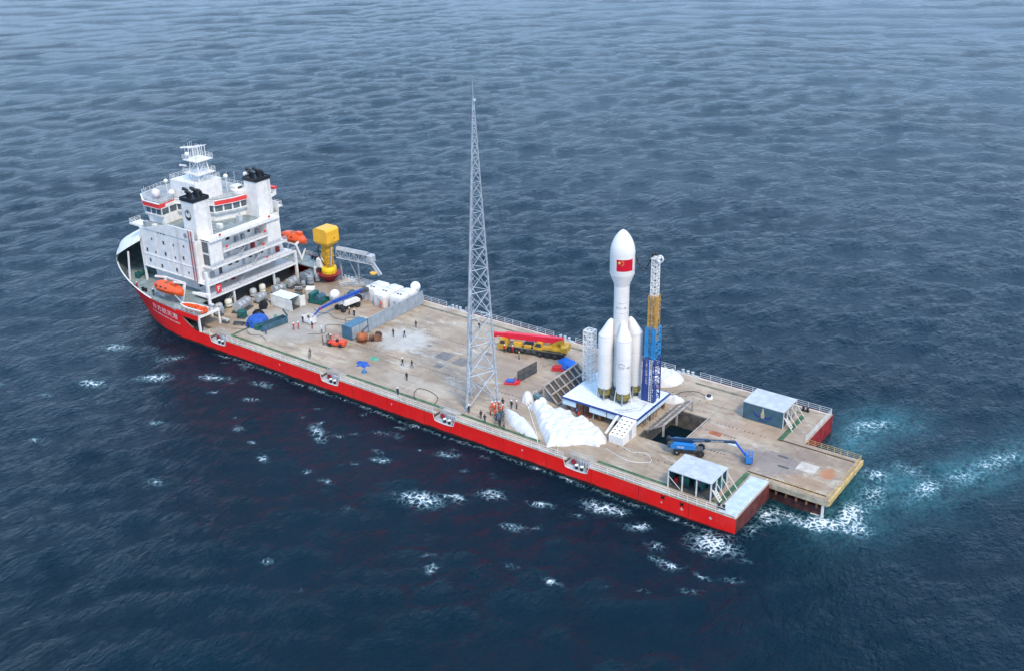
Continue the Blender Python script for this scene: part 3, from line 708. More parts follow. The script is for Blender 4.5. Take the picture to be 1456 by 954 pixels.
sub('roof_railing', MB().rail([(-149,-3.6,25.5),(-140.4,-3.6,25.5),(-140.4,3.6,25.5),(-149,3.6,25.5),(-149,-3.6,25.5)], 1.05, 3, 1.2, .03, .045), railm, parent=br)
sub('vent_panel', MB().box(-149.6,-149.0,-3.0,-1.4,22.2,24.2), dgrey, parent=br)
# bridge wings
for s in (-1, 1):
    sub('wing', MB().prism_x([(s*9.4,18.3),(s*11,17.2),(s*16.6,18.6),(s*16.8,20.4),(s*16.2,20.4),(s*16.0,19.2),(s*9.4,19.2)], -140.5,-137), white, parent=br) if s > 0 else None
sub('wing_cap', MB().box(-140.6,-136.9,16.0,16.9,20.0,20.5), signred, parent=br)
sub('wing_floor', MB().box(-140.3,-137.2,11,15.9,19.2,19.26), teal, parent=br)
sub('wing_gallery', MB().box(-139.5,-135,12.3,16.4,16.1,16.4), white, parent=br)
sub('gallery_railing', MB().rail([(-135.1,12.4,16.4),(-135.1,16.3,16.4),(-139.4,16.3,16.4)], 1.0, 3, 1.2), railm, parent=br)
sub('wing_gallery', MB().box(-155.5,-151,-11.6,-8.6,15.9,16.2), white, parent=br); sub('gallery_railing', MB().rail([(-151,-11.5,16.2),(-155.4,-11.5,16.2),(-155.4,-8.6,16.2)], 1.0, 3, 1.2), railm, parent=br)
# domes and small antennas on the roofs
def dome(x, y, z, r, h=1.2, m_=white):
    d = sub('dome_mast', MB().tube((x,y,z),(x,y,z+h),.09), white, parent=br); sub('radome', MB().ball((x,y,z+h+r*.8),r), m_, parent=br, smooth=True)
dome(-150.6,-6.8,21.5,1.05,.4,M('dome_pink', (.75,.66,.68), .4)); dome(-147.6,-4.8,21.5,.75,.8); dome(-141,5.6,21.5,.55,3.2); dome(-137.6,8.5,21.5,.5,3.6); dome(-151.5,-3,21.5,.5,2.6); dome(-154,4,21.5,.8,.5)
for x, y, h in ((-152.2,-8.6,3.2),(-139,2.4,1.4),(-146,-7.5,1.6),(-138.5,9,2.6),(-139,6.5,5),(-136.5,7,1.2),(-143.5,8,4)):
    sub('whip_antenna', MB().tube((x,y,21.5),(x,y,21.5+h),.05,.025), white, parent=br)
rh = sub('roof_locker', MB().bbox(-139.8,-137.8,5.4,7.8,21.5,23.2), offwhite, parent=br); sub('locker_vent', MB().box(-137.8,-137.72,6.1,7.3,22.2,23.0), dgrey, parent=br)
sub('roof_locker', MB().lathe([(1.5,0),(1.7,.7),(1.7,1.0)],18,(-137.9,6.4,21.5)), white, parent=br, smooth=True)
# ------------------------------------------------------------------ mast
mast = sp('mast', MB(), white) if False else None
mm = MB()
C0 = (-142.8,0)
def ml(z): k = 1-.35*(z-25.5)/5; return [(C0[0]+sx_*1.75*k, C0[1]+sy_*1.75*k, z) for sx_, sy_ in ((-1,-1),(1,-1),(1,1),(-1,1))]
A_, B_ = ml(25.5), ml(30.2)
for p, q in zip(A_, B_): mm.tube(p, q, .17)
mast = sp('mast', mm, white, True)
for z0, z1 in ((25.5,27.2),(27.2,30.2)):
    mb = MB(); a, b_ = ml(z0), ml(z1)
    for i in range(4): j = (i+1)%4; mb.tube(a[i],b_[j],.08); mb.tube(a[j],b_[i],.08); mb.tube(b_[i],b_[j],.09)
    sub('mast_brace', mb, white, parent=mast)
for z, h in ((27.2,2.5),(30.2,2.35)):
    sub('mast_platform', MB().box(C0[0]-h,C0[0]+h,-h,h,z,z+.14), white, parent=mast)
    q = [(C0[0]-h,-h,z+.14),(C0[0]+h,-h,z+.14),(C0[0]+h,h,z+.14),(C0[0]-h,h,z+.14),(C0[0]-h,-h,z+.14)]
    sub('platform_railing', MB().rail(q, 1.05, 3, 1.2, .03, .045), railm, parent=mast)
tb = MB()
for x in (-1.2,.2,1.2):
    for y in (-1.3,0,1.3): tb.tube((C0[0]+x,y,30.3),(C0[0]+x,y,32.9+.5*(x > 0)),.08)
for y in (-1.3,0,1.3): tb.tube((C0[0]-1.2,y,32.8),(C0[0]+1.2,y,33.3),.08)
for x in (-1.2,1.2): tb.tube((C0[0]+x,-1.3,32.9+.4*(x>0)),(C0[0]+x,1.8,32.9+.4*(x>0)),.08)
sub('antenna_frame', tb, white, parent=mast)
sub('radar_scanner', MB().beam((C0[0]-2.6,-2.3,33.0),(C0[0]-.9,-.2,33.0),.22,.3), white, parent=mast); sub('radar_scanner', MB().beam((C0[0]-3.6,-2.4,28.9),(C0[0]-1.8,-2.0,28.9),.25,.35), white, parent=mast)
sub('radome', MB().ball((C0[0]-1.3,-1.8,31.6),.5), white, parent=mast, smooth=True)
for k in range(7): sub('whip_antenna', MB().tube((C0[0]-2+k*.65,-1.6+.5*(k%3),30.3),(C0[0]-2+k*.65,-1.6+.5*(k%3),33.6+(k*.37)%1.4),.035), railm, parent=mast)
# ------------------------------------------------------------------ funnels
for s in (-1, 1):
    y0, y1 = sorted((s*6.8, s*11.0))
    fu = sp('funnel', MB().box(-136.4,-132.3,y0,y1,16.42,24.7), white)
    sub('funnel_cap', MB().box(-136.55,-132.15,y0-.15,y1+.15,24.7,25.3), black, parent=fu)
    sub('cap_rim', MB().box(-136.55,-136.4,y0-.15,y1+.15,25.3,25.5).box(-132.3,-132.15,y0-.15,y1+.15,25.3,25.5).box(-136.4,-132.3,y0-.15,y0,25.3,25.5).box(-136.4,-132.3,y1,y1+.15,25.3,25.5), black, parent=fu)
    for px, py, h in ((-135.2,y0+1.2,1.5),(-134.2,y0+1.0,1.1),(-133.4,y0+2.2,1.4),(-135.0,y0+3.0,1.2),(-133.3,y0+3.2,1.0)):
        pts = [(px,py,25.25),(px,py,25.25+h),(px-.12,py-.1,25.5+h),(px-.4,py-.35,25.68+h),(px-.75,py-.6,25.7+h)]
        sub('exhaust_pipe', MB().path(pts, .34, 10), black, parent=fu, smooth=True)
    sub('funnel_ladder', MB().tube((-132.25,y0+3.4,16.5),(-132.25,y0+3.4,24.6),.04,n=4).tube((-132.25,y0+3.8,16.5),(-132.25,y0+3.8,24.6),.04,n=4), lgrey, parent=fu)
    sub('deck_railing', MB().rail([(-140,s*12.0,16.45),(-132.4,s*12.0,16.45)], 1.05, 3, 1.3), railm, parent=fu)
    if s < 0:
        # emblem: open ring, flame and crescent
        n = 30; cxm, czm, yy = -134.5, 21.6, -11.03; a0, a1 = R(110), R(430)
        rg = [(cxm+r_*math.cos(a0+(a1-a0)*i/n)*.82, yy, czm+r_*math.sin(a0+(a1-a0)*i/n)) for r_ in (1.22,1.02) for i in range(n+1)]
        e = MB().add(rg, [(i,i+1,n+2+i,n+1+i) for i in range(n)])
        for sgn in (-1, 1): e.add([(cxm+sgn*.08,yy,czm+1.5),(cxm+sgn*.30,yy,czm+.75),(cxm+sgn*.12,yy,czm+.2),(cxm+sgn*.02,yy,czm+.7)], [(0,1,2,3)])
        cr = [(cxm+.85*math.cos(R(a))*.9, yy, czm-.2+.75*math.sin(R(a))) for a in range(200, 345, 12)]+[(cxm+.75*math.cos(R(a))*.9, yy, czm-.05+.45*math.sin(R(a))) for a in range(340, 198, -12)]
        e.add(cr, [tuple(range(len(cr)))])
        sub('emblem', e, black, parent=fu)
# ------------------------------------------------------------------ boats
def loft_x(sec, cap=True):
    """sec: list of (x, [(y,z)...]) rings"""
    n = len(sec[0][1]); mb = MB(); vv = [(x,y,z) for x, rg in sec for y, z in rg]; ff = []
    for k in range(len(sec)-1):
        for i in range(n): ff.append((k*n+i,k*n+(i+1)%n,(k+1)*n+(i+1)%n,(k+1)*n+i))
    if cap: ff += [tuple(range(n)), tuple(range((len(sec)-1)*n, len(sec)*n))]
    return mb.add(vv, ff)
def lifeboat(label, loc, L=9.6, W=3.0, rz=0):
    t = thing('lifeboat', label, 'lifeboat', loc, rz, 'enclosed lifeboats in davits')
    sec = []; sec2 = []
    for i in range(13):
        u = -1+2*i/12; k = max(.06, (1-abs(u)**2.6))**.6; w = W/2*k; zk = .35*(1-k)
        sec.append((u*L/2, [(-w,1.35),(-w*.96,.9),(-w*.7,.35+zk),(0,.05+zk),(w*.7,.35+zk),(w*.96,.9),(w,1.35)]))
        hh = 1.35+1.25*k**.8
        sec2.append((u*L/2*.96, [(-w*.98,1.36),(-w*.9,1.36+(hh-1.36)*.55),(-w*.5,hh),(w*.5,hh),(w*.9,1.36+(hh-1.36)*.55),(w*.98,1.36)]))
    part('hull', loft_x(sec), orange, t, True); part('canopy', loft_x(sec2), orange, t, True)
    part('rub_rail', MB().path([(x,rg[0][0]*1.02,1.36) for x, rg in sec],.07).path([(x,rg[-1][0]*1.02,1.36) for x, rg in sec],.07), orange, t, True)
    part('conning_hatch', MB().bbox(1.4,2.9,-.6,.6,2.5,3.15,.12), orange, t)
    for x in (-2.4,-.8,.8): part('window', MB().box(x-.25,x+.25,-W/2*.97,-W/2*.9,1.75,2.05), glass, t)
    part('hatch', MB().box(-.6,.6,-.5,.5,2.58,2.66), rustor, t)
    return t
def davit(label, loc, s, span):
    t = thing('davit', label, 'davit', loc, 0, 'lifeboat davits')
    for x in (-span/2, span/2):
        part('arm', MB().beam((x,s*-.6,0),(x,s*-2.0,4.2),.45,.5).beam((x,s*-2.0,4.2),(x,s*.6,5.3),.4,.45).beam((x,s*-.6,0),(x,s*.9,2.4),.3,.3), white, t)
        part('fall_wire', MB().tube((x,s*.6,5.2),(x,s*.6,3.4),.04), dgrey, t)
    part('cross_beam', MB().beam((-span/2,s*-2.0,4.2),(span/2,s*-2.0,4.2),.25), white, t)
    return t
lifeboat('orange enclosed lifeboat above the ship name on the near side', (-136.6,-17.3,5.1))
lifeboat('orange enclosed lifeboat on the far side of the superstructure', (-133.5,17.3,7.0), 8.4)
davit('white davit cradling the lifeboat above the ship name', (-136.6,-17.3,3.4), -1, 6.4)
davit('white davit behind the yellow crane on the far side', (-133.5,17.3,3.4), 1, 5.6)
t = thing('rescue_boat', 'open orange rescue boat with pale rim beside the white post', 'boat', (-127.6,-18.3,3.6), 4)
sec = []; sec2 = []
for i in range(11):
    u = -1+2*i/10; k = max(.08, 1-max(0,-u)**2.2)**.7; w = 1.15*k
    sec.append((u*3.5, [(-w,.95),(-w*.8,.3),(0,.05),(w*.8,.3),(w,.95),(w*.72,.9),(w*.6,.45),(0,.35),(-w*.6,.45),(-w*.72,.9)]))
part('hull', loft_x(sec), orange, t, True)
for s in (-1,1): part('fender', MB().path([(x,s*abs(rg[0][0]),.95) for x, rg in sec],.16,8), cream, t, True)
part('console', MB().bbox(.6,1.4,-.4,.4,.4,1.5), orange, t); part('outboard_motor', MB().bbox(3.3,3.9,-.35,.35,.4,1.6,.1), orange, t); part('seat', MB().bbox(1.7,2.5,-.7,.7,.4,1.1), orange, t)
part('cradle', MB().beam((-1.8,-1,-.2),(-1.8,1,-.2),.2,.4).beam((1.8,-1,-.2),(1.8,1,-.2),.2,.4), grey, t)
t = thing('boat_davit', 'white single-arm davit post next to the open rescue boat', 'davit', (-124.9,-15.8,3.4))
part('post', MB().tube((0,0,0),(0,0,3.6),.32,n=10), white, t, True); part('arm', MB().beam((0,0,3.5),(-2.6,-2.2,4.2),.35,.4), white, t); part('winch', MB().lathe([(.35,-.4),(.35,.4)],12,(.4,0,1.2),'y'), lgrey, t, True)

# ------------------------------------------------------------------ lettering helper
def text_mesh(body, size, extr=.0):
    cu = bpy.data.curves.new('lettering', 'FONT'); cu.body = body; cu.size = size; cu.align_x = 'CENTER'; cu.align_y = 'CENTER'; cu.extrude = extr; cu.resolution_u = 3
    o = bpy.data.objects.new('lettering', cu); col.objects.link(o); bpy.context.view_layer.update()
    me = bpy.data.meshes.new_from_object(o.evaluated_get(bpy.context.evaluated_depsgraph_get()))
    bpy.data.objects.remove(o); bpy.data.curves.remove(cu); return me
def text_on(name, body, size, m, parent, mapf, bold=0.0):
    """mapf(u,v) -> world point; u to the right, v up; the glyphs lie on the surface"""
    me = text_mesh(body, size)
    off = Vector((0,0,0)); p = parent
    while p is not None: off += p.location; p = p.parent
    for v in me.vertices:
        w = Vector(mapf(v.co.x, v.co.y))-off; v.co = w
    me.materials.clear(); me.materials.append(m)
    o = bpy.data.objects.new(name, me); col.objects.link(o); o.parent = parent; return o
def hull_pt(x, z, out=.06):
    """point on the port bow shell"""
    lo, hi = 0.0, 90.0
    for _ in range(40):
        t = (lo+hi)/2
        x0, y0 = bow(t); zt = ztop(x0); k = min(1,max(0,(z-zt)/(SEA-zt)))**.8
        x1 = XB-(AB-9.5)*math.sin(R(t)); xx = x0+(x1-x0)*k
        if xx > x: lo = t
        else: hi = t
    y1 = -20*max(0,math.cos(R(t)))**1.28
    return (x, y0+(y1-y0)*k-out, z)
text_on('ship_name', '东方航天港', 2.0, white, ship, lambda u, v: hull_pt(-136.2+u*1.0, 1.75+v*.72-.03*u))
text_on('ship_name', 'DONG FANG HANG TIAN GANG', .8, white, ship, lambda u, v: hull_pt(-136.2+u*.92, .45+v*.8-.03*u))

# ------------------------------------------------------------------ rocket
RX, RY = -32.7, 0.1
rk = thing('rocket', 'white four-booster rocket with bulbous fairing and red flag standing on the launch platform', 'rocket', (RX,RY,3.0))
def prof_fairing():
    p = [(1.36,21.5),(1.42,21.8),(2.12,23.6),(2.14,23.7),(2.14,27.4)]
    for i in range(1, 15):
        u = i/14; p.append((2.14*(1-u**1.9)**.72 if u < 1 else .02, 27.4+4.15*u))
    return p
part('core_stage', MB().lathe([(1.1,2.0),(1.325,2.2),(1.325,21.6)], 40), whiteclean, rk, True)
part('payload_fairing', MB().lathe(prof_fairing(), 48), whiteclean, rk, True)
for z in (4.2,8.5,12.2,16.6,18.5,21.5): part('stage_ring', MB().lathe([(1.33,z-.06),(1.345,z-.05),(1.345,z+.05),(1.33,z+.06)], 40), M('ring_grey', (.62,.64,.66), .5), rk, True)
for z in (23.75,27.55): part('fairing_ring', MB().lathe([(2.142,z-.04),(2.15,z-.03),(2.15,z+.03),(2.142,z+.04)], 48), M('ring_pale', (.72,.73,.75), .5), rk, True)
def booster(ax, ay):
    cx_, cy_ = ax*1.88, ay*1.88; ux, uy = -ax/1.4142, -ay/1.4142; r0 = 1.325
    mb = MB(); n = 32; prof = [(1.15,2.0,0),(1.325,2.3,0),(1.325,12.3,0),(1.28,12.45,.03),(.95,13.45,.36),(.62,14.5,.68),(.42,15.0,.86),(.2,15.22,.9),(.02,15.28,.9)]
    vv = []; 
    for r_, z, sh in prof:
        for i in range(n): a = 2*math.pi*i/n; vv.append((cx_+ux*sh+r_*math.cos(a), cy_+uy*sh+r_*math.sin(a), z))
    m = len(prof); ff = [(k*n+i,k*n+(i+1)%n,(k+1)*n+(i+1)%n,(k+1)*n+i) for k in range(m-1) for i in range(n)]+[tuple(range(n)),tuple(range((m-1)*n,m*n))]
    b_ = part('booster', mb.add(vv, ff), whiteclean, rk, True)
    for z in (4.4,8.8,12.2): part('booster_ring', MB().lathe([(1.327,z-.05),(1.34,z-.04),(1.34,z+.04),(1.327,z+.05)], 32, (cx_,cy_,0)), M('ring_grey', (.62,.64,.66), .5), b_, True)
    part('nozzle', MB().lathe([(.55,2.1),(.7,1.7),(.95,.1),(.85,.1)], 24, (cx_,cy_,0)), dgrey, b_, True)
    part('support_ring', MB().lathe([(1.05,.75),(1.2,.8),(1.2,1.5),(1.1,1.55),(1.1,2.05)], 24, (cx_,cy_,0)), olive, b_, True)
    for i in range(4):
        a = math.pi/2*i+.4; part('hold_down_post', MB().beam((cx_+1.5*math.cos(a),cy_+1.5*math.sin(a),0),(cx_+1.25*math.cos(a),cy_+1.25*math.sin(a),2.3),.2), grey if i%2 else offwhite, b_)
    return b_
BO = {}
for ax, ay in ((-1,-1),(1,-1),(1,1),(-1,1)): BO[(ax,ay)] = booster(ax, ay)
for pp, r_ in (([(-1.0,-1.6,0),(-.6,-1.9,1.2),(-.2,-2.0,2.6)],.16),([(.2,-1.9,0),(.0,-2.0,2.2)],.14),([(2.0,.2,0),(1.9,0,2.0)],.14)): part('engine_plumbing', MB().path(pp, r_), dgrey, rk)
part('service_cabinet', MB().bbox(-.5,.5,-2.5,-1.8,0,1.0), dgrey, rk)
# markings: a direction angle from the core axis and a height
def cyl(ang0, z0, r_, cx_=0, cy_=0): return lambda u, v: (RX+cx_+r_*math.cos(ang0+u/r_), RY+cy_+r_*math.sin(ang0+u/r_), 3+z0+v)
CAMA = math.atan2(-153.2-RY, 56.1-RX)
A0 = CAMA+.22
fl = MB(); nu, nv = 12, 4; f = cyl(A0, 25.7, 2.16)
fl.add([Vector(f(-1.5+3.0*i/nu, -1.05+2.1*j/nv)) for j in range(nv+1) for i in range(nu+1)], [(j*(nu+1)+i,j*(nu+1)+i+1,(j+1)*(nu+1)+i+1,(j+1)*(nu+1)+i) for j in range(nv) for i in range(nu)])
fg = part('flag', fl, M('flag_red', (.60,.004,.025), .45, var=.03), rk, True, world=True)
def star(u0, v0, r_, rot):
    P = []
    f2 = cyl(A0, 25.7, 2.175)
    for i in range(10):
        q = r_ if i%2 == 0 else r_*.42; a = math.pi/2+rot+i*math.pi/5; P.append(Vector(f2(u0+q*math.cos(a), v0+q*math.sin(a))))
    c = Vector(f2(u0, v0)); return MB().add([c]+P, [(0,1+i,1+(i+1)%10) for i in range(10)])
sy = M('star_yellow', (.80,.55,.12), .5, var=.03)
for u0, v0, r_, rt in ((-1.0,.52,.36,0),(-.5,.84,.13,.3),(-.28,.6,.13,.6),(-.28,.28,.13,.1),(-.5,.05,.13,.4)): part('star', star(u0,v0,r_,rt), sy, fg, world=True)
ink = M('marking_ink', (.05,.06,.09), .5)
text_on('stage_marking', '引力一号', .5, M('marking_faint', (.25,.27,.30), .5), rk, cyl(CAMA-.05, 17.5, 1.36))
text_on('stage_marking', '引力', .28, M('marking_faint', (.25,.27,.30), .5), rk, cyl(CAMA-.1, 18.4, 1.36))
fb = BO[(1,-1)]
text_on('booster_marking', '引力一号', .55, ink, rk, cyl(CAMA+.05, 7.3, 1.345, 1.88, -1.88))
mb = MB(); pts = [cyl(CAMA+.05, 7.6, 1.35, 1.88, -1.88)(-1.15+.1*i, .18+.35*math.sin(i*.24)) for i in range(14)]
part('swoosh', mb.path(pts,.035,4), ink, rk, world=True)

# ------------------------------------------------------------------ launch platform
PX0, PX1, PY = -41.0, -25.6, 5.9
lp = thing('launch_platform', 'square white launch table with blue edge trim carrying the rocket', 'launch platform', ((PX0+PX1)/2,0,0))
def lpp(n, mb, m_, par=lp, **k): return part(n, mb, m_, par, world=True, **k)
ptop = M('platform_white', (.70,.74,.77), .5, var=.1, scale=1.5, dirt=.35, dirtc=(.45,.5,.55))
lpp('table_slab', MB().box(PX0,PX1,-PY,PY,2.6,2.96), ptop)
nx, ny = 5, 4
for i in range(nx):
    for j in range(ny):
        a, b_ = PX0+(PX1-PX0)/nx*i+.04, PX0+(PX1-PX0)/nx*(i+1)-.04; c, d = -PY+2*PY/ny*j+.04, -PY+2*PY/ny*(j+1)-.04
        lpp('top_plate', MB().box(a,b_,c,d,2.955,3.0), ptop)
for n_, bx in (('blue_trim',(PX0-.15,PX1+.15,-PY-.15,-PY-.005)),('blue_trim',(PX0-.15,PX1+.15,PY+.005,PY+.15)),('blue_trim',(PX1+.005,PX1+.15,-PY-.004,PY+.004)),('blue_trim',(PX0-.15,PX0-.005,-PY-.004,PY+.004))):
    lpp(n_, MB().box(*bx,2.62,2.98), navy)
pale = M('skirt_pale_blue', (.60,.72,.78), .5, var=.08, dirt=.2, dirtc=(.4,.35,.3), streak=True)
for a, b_ in ((PX0,-38.2),(-35.3,-31.8),(-31.6,-28.6)): lpp('skirt_panel', MB().box(a,b_,-PY+.02,-PY+.12,1.5,2.6), pale)
for a, b_ in ((-5.8,-2.2),(-2.0,1.6),(1.8,5.7)): lpp('skirt_panel', MB().box(PX1-.12,PX1-.02,a,b_,1.7,2.6), pale)
for x in (-40.2,-37.4,-33.4,-29.4,-26.4):
    for y in (-5.2,0,5.2): lpp('column', MB().box(x-.45,x+.45,y-.35,y+.35,0,2.6) if x in (-37.4,-29.4) else MB().box(x-.25,x+.25,y-.25,y+.25,0,2.6), rust)
for y in (-3,3): lpp('girder', MB().box(PX0+.3,PX1-.3,y-.25,y+.25,1.7,2.6), rust)
rng = random.Random(5)
for i in range(26):
    x = rng.uniform(-40.5,-26.2); lpp('service_pipe', MB().tube((x,-5.5+rng.uniform(-.3,.6),rng.uniform(-.1,.2)),(x+rng.uniform(-.6,.6),-5.3+rng.uniform(0,.8),2.5),.06), rng.choice([offwhite,rust,maroon,rust,grey]))
for i in range(10):
    y = rng.uniform(-5,5); lpp('service_pipe', MB().tube((PX1-.2,y,0),(PX1-.4+rng.uniform(-.3,.3),y+.2,2.5),.06), rng.choice([offwhite,rust,grey]))
lpp('cable_tray', MB().path([(-29.5,-5.6,3.1),(-28.2,-4.6,3.1),(-26.6,-2.6,3.1),(-27,0,3.1)],.12).path([(-30.5,-5.2,3.1),(-28.6,-4.0,3.1),(-27.4,-2.2,3.1)],.09), lgrey)
lpp('stair_ramp', MB().beam((-30.0,-9.0,.2),(-29.2,-5.6,3.0),.5,.16), offwhite)
t = thing('vent_housing', 'white boxy vent housing against the near corner of the launch table', 'housing', (-26.9,-8.3,0))
part('shell', MB().add([(-28.3,-10.7,0),(-25.5,-10.7,0),(-25.5,-6.1,0),(-28.3,-6.1,0),(-28.3,-10.7,1.5),(-25.5,-10.7,1.5),(-25.5,-6.1,2.9),(-28.3,-6.1,2.9)],[(3,2,1,0),(4,5,6,7),(0,1,5,4),(1,2,6,5),(2,3,7,6),(3,0,4,7)]), white, t, world=True)
for i in range(5):
    for j in range(3):
        y = -10.1+i*.8; x = -27.9+j*.95; z = 1.5+(y+10.7)*1.4/4.6+.02
        part('vent_slot', MB().box(x-.16,x+.16,y-.1,y+.1,z-.05,z+.05), dgrey, t, world=True)
part('door', MB().box(-25.51,-25.46,-8.6,-7.7,.1,1.9), lgrey, t, world=True)

# flame deflector frames fore and aft of the table
def grid_frame(label, xa, za, xb, zb, y0, y1, ncell, back=True, name='deflector_frame'):
    t = thing(name, label, 'steel frame', ((xa+xb)/2,(y0+y1)/2,0), 0, 'sloped steel frames beside the launch table')
    A = lambda y, k: (xa+(xb-xa)*k, y, za+(zb-za)*k)
    for k in (0,.5,1): part('rail_beam', MB().beam(A(y0,k),A(y1,k),.26,.26), steelbeam, t, world=True)
    for i in range(ncell+1):
        y = y0+(y1-y0)*i/ncell; part('rib', MB().beam(A(y,0),A(y,1),.2,.24), steelbeam, t, world=True)
    for i in (0,ncell//2,ncell):
        y = y0+(y1-y0)*i/ncell; part('leg', MB().beam((xa if za > zb else xb, y, 0),(xa if za > zb else xb, y, max(za,zb)),.3), steelbeam, t, world=True)
    dx = -.35 if za > zb else .35
    if back: part('backing_plate', MB().add([Vector(A(y0,.02))+Vector((dx,0,-.25)),Vector(A(y1,.02))+Vector((dx,0,-.25)),Vector(A(y1,.98))+Vector((dx,0,-.25)),Vector(A(y0,.98))+Vector((dx,0,-.25))],[(0,1,2,3)]), M('deflector_backing', (.09,.08,.075), .8, var=.3, dirt=.4), t, world=True)
    return t
grid_frame('sloped steel grid frame between the mesh fence and the launch table', -46.0, 3.0, -42.8, .1, -4.6, 7.0, 7)
grid_frame('sloped steel ladder-like frame between launch table and open moonpool', -21.4, 2.2, -24.9, .15, -3.9, 7.0, 9, False)

# ------------------------------------------------------------------ lattice work
def lattice(t, x, y, z0, z1, w0, w1, nb, m_, r=.05, rb=.03, name='lattice_section'):
    L = lambda k: [(x+sx_*(w0+(w1-w0)*k)/2, y+sy_*(w0+(w1-w0)*k)/2, z0+(z1-z0)*k) for sx_, sy_ in ((-1,-1),(1,-1),(1,1),(-1,1))]
    a, b_ = L(0), L(1)
    for p, q in zip(a, b_): part('chord', MB().tube(p, q, r), m_, t, world=True)
    mb = MB()
    for k in range(nb):
        a, b_ = L(k/nb), L((k+1)/nb)
        for i in range(4):
            j = (i+1)%4; mb.tube(b_[i], b_[j], rb, n=4)
            mb.tube(a[i], b_[j], rb, n=4) if (k+i)%2 else mb.tube(a[j], b_[i], rb, n=4)
    part('lattice_bracing', mb, m_, t, world=True)
UX, UY = -27.3, 2.0
ut = thing('umbilical_tower', 'slim telescopic umbilical tower of blue, ochre and white sections right of the rocket', 'tower', (UX,UY,3.0))
lattice(ut, UX, UY, 3.0, 11.4, 2.3, 2.2, 9, navy, .13, .07)
part('lower_panel', MB().box(UX-1.25,UX+.9,UY-1.22,UY-1.16,3.0,6.4).box(UX+1.16,UX+1.2,UY-1.1,UY-.2,3,6.4), navy, ut, world=True)
for i in range(3): part('guide_panel', MB().box(UX-1.0+i*.75,UX-.62+i*.75,UY-1.2,UY-1.14,6.4,11.2), navy if i != 1 else blue, ut, world=True)
part('ladder', MB().tube((UX+.25,UY-1.28,3.2),(UX+.25,UY-1.28,11.4),.05).tube((UX+.7,UY-1.28,3.2),(UX+.7,UY-1.28,11.4),.05), offwhite, ut, world=True)
rg = MB()
for k in range(24): rg.box(UX+.25,UX+.7,UY-1.3,UY-1.26,3.4+k*.33,3.46+k*.33)
part('ladder_rung', rg, offwhite, ut, world=True, kind='stuff')
lattice(ut, UX, UY, 11.4, 17.2, 2.0, 1.95, 7, cyanb, .12, .07)
part('inner_sleeve', MB().lathe([(.55,11.0),(.55,17.0)],10,(UX,UY,0)), cyanb, ut, True, world=True)
for s in (-1,1): part('guide_panel', MB().box(UX+s*.6-.28,UX+s*.6+.28,UY-1.06,UY-1.0,11.6,17.0), cyanb, ut, world=True)
lattice(ut, UX, UY, 14.5, 23.1, 1.5, 1.45, 10, ochre, .10, .05)
for dx in (-.55,.0,.55): part('guide_panel', MB().box(UX+dx-.14,UX+dx+.14,UY-.8,UY-.74,14.6,23), ochre, ut, world=True)
part('guide_panel', MB().box(UX+.74,UX+.78,UY-.6,UY+.1,14.6,23), ochre, ut, world=True)
lattice(ut, UX, UY, 19, 30.0, 1.1, 1.0, 18, white, .08, .05)
part('head_frame', MB().box(UX-.65,UX+.65,UY-.65,UY+.65,29.7,29.9), white, ut, world=True)
n = 20; tor = MB()
tor.lathe([(.45,-.12),(.68,-.12),(.68,.12),(.45,.12),(.45,-.12)], n, (UX+1.1,UY-.6,30.1), 'y', False)
part('hose_reel', tor, white, ut, True, world=True)
part('cable_chain', MB().ball((UX-.4,UY-.3,30.5),.3).ball((UX+.1,UY-.2,30.6),.28), black, ut, True, world=True)
hs = thing('umbilical_hose', 'black hose hanging in a deep loop between rocket fairing and umbilical tower', 'hose', (RX+1.6,RY+.9,27.5))
P0, P1 = Vector((RX+1.85,RY+1.15,30.0)), Vector((UX-.4,UY-.4,30.5)); hp = []
for i in range(17):
    u = i/16; p = P0.lerp(P1, u); p.z -= 2.9*(1-abs(2*u-1)**1.5); hp.append(p)
part('hose', MB().path(hp,.13,8), black, hs, True, world=True)
for i in range(1,16,2): part('clamp', MB().ball(hp[i],.19,n=8,m=6), dgrey, hs, True, world=True)
wt = thing('service_mast', 'short white square lattice mast on the launch table left of the rocket', 'lattice mast', (-40.4,2.2,3.0))
lattice(wt, -40.4, 2.2, 3.0, 13.1, 1.7, 1.7, 14, white, .10, .055)
lattice(wt, -40.4, 2.2, 3.0, 13.0, .8, .8, 14, white, .06, .04)
part('top_frame', MB().beam((-41.25,1.35,13.1),(-39.55,1.35,13.1),.16).beam((-41.25,3.05,13.1),(-39.55,3.05,13.1),.16).beam((-41.25,1.35,13.1),(-41.25,3.05,13.1),.16).beam((-39.55,1.35,13.1),(-39.55,3.05,13.1),.16).beam((-41.25,1.35,13.1),(-39.55,3.05,13.1),.12).beam((-41.25,3.05,13.1),(-39.55,1.35,13.1),.12), white, wt, world=True)

# ------------------------------------------------------------------ lightning tower
TB = [Vector((-55.56,-15.51,0)), Vector((-52.95,-9.51,0)), Vector((-58.84,-10.44,0))]
TC = (TB[0]+TB[1]+TB[2])/3
TT = TC+Vector((.75,.5,56.3))
lt = thing('lightning_tower', 'very tall tapering three-legged galvanised lattice tower in the middle of the deck', 'lattice tower', TC)
tp = lambda i, k: TB[i].lerp(TT+(TB[i]-TC)*.03, k)
for i in range(3):
    mb = MB(); 
    for k in range(8): mb.tube(tp(i,k/8), tp(i,(k+1)/8), .24-.17*k/8, .24-.17*(k+1)/8, 8)
    part('leg', mb, galv, lt, True, world=True)
    part('foot', MB().box(TB[i].x-.5,TB[i].x+.5,TB[i].y-.5,TB[i].y+.5,0,.18).lathe([(.38,.18),(.32,.7)],8,(TB[i].x,TB[i].y,0)), grey, lt, world=True)
ks = [0]; h = .115
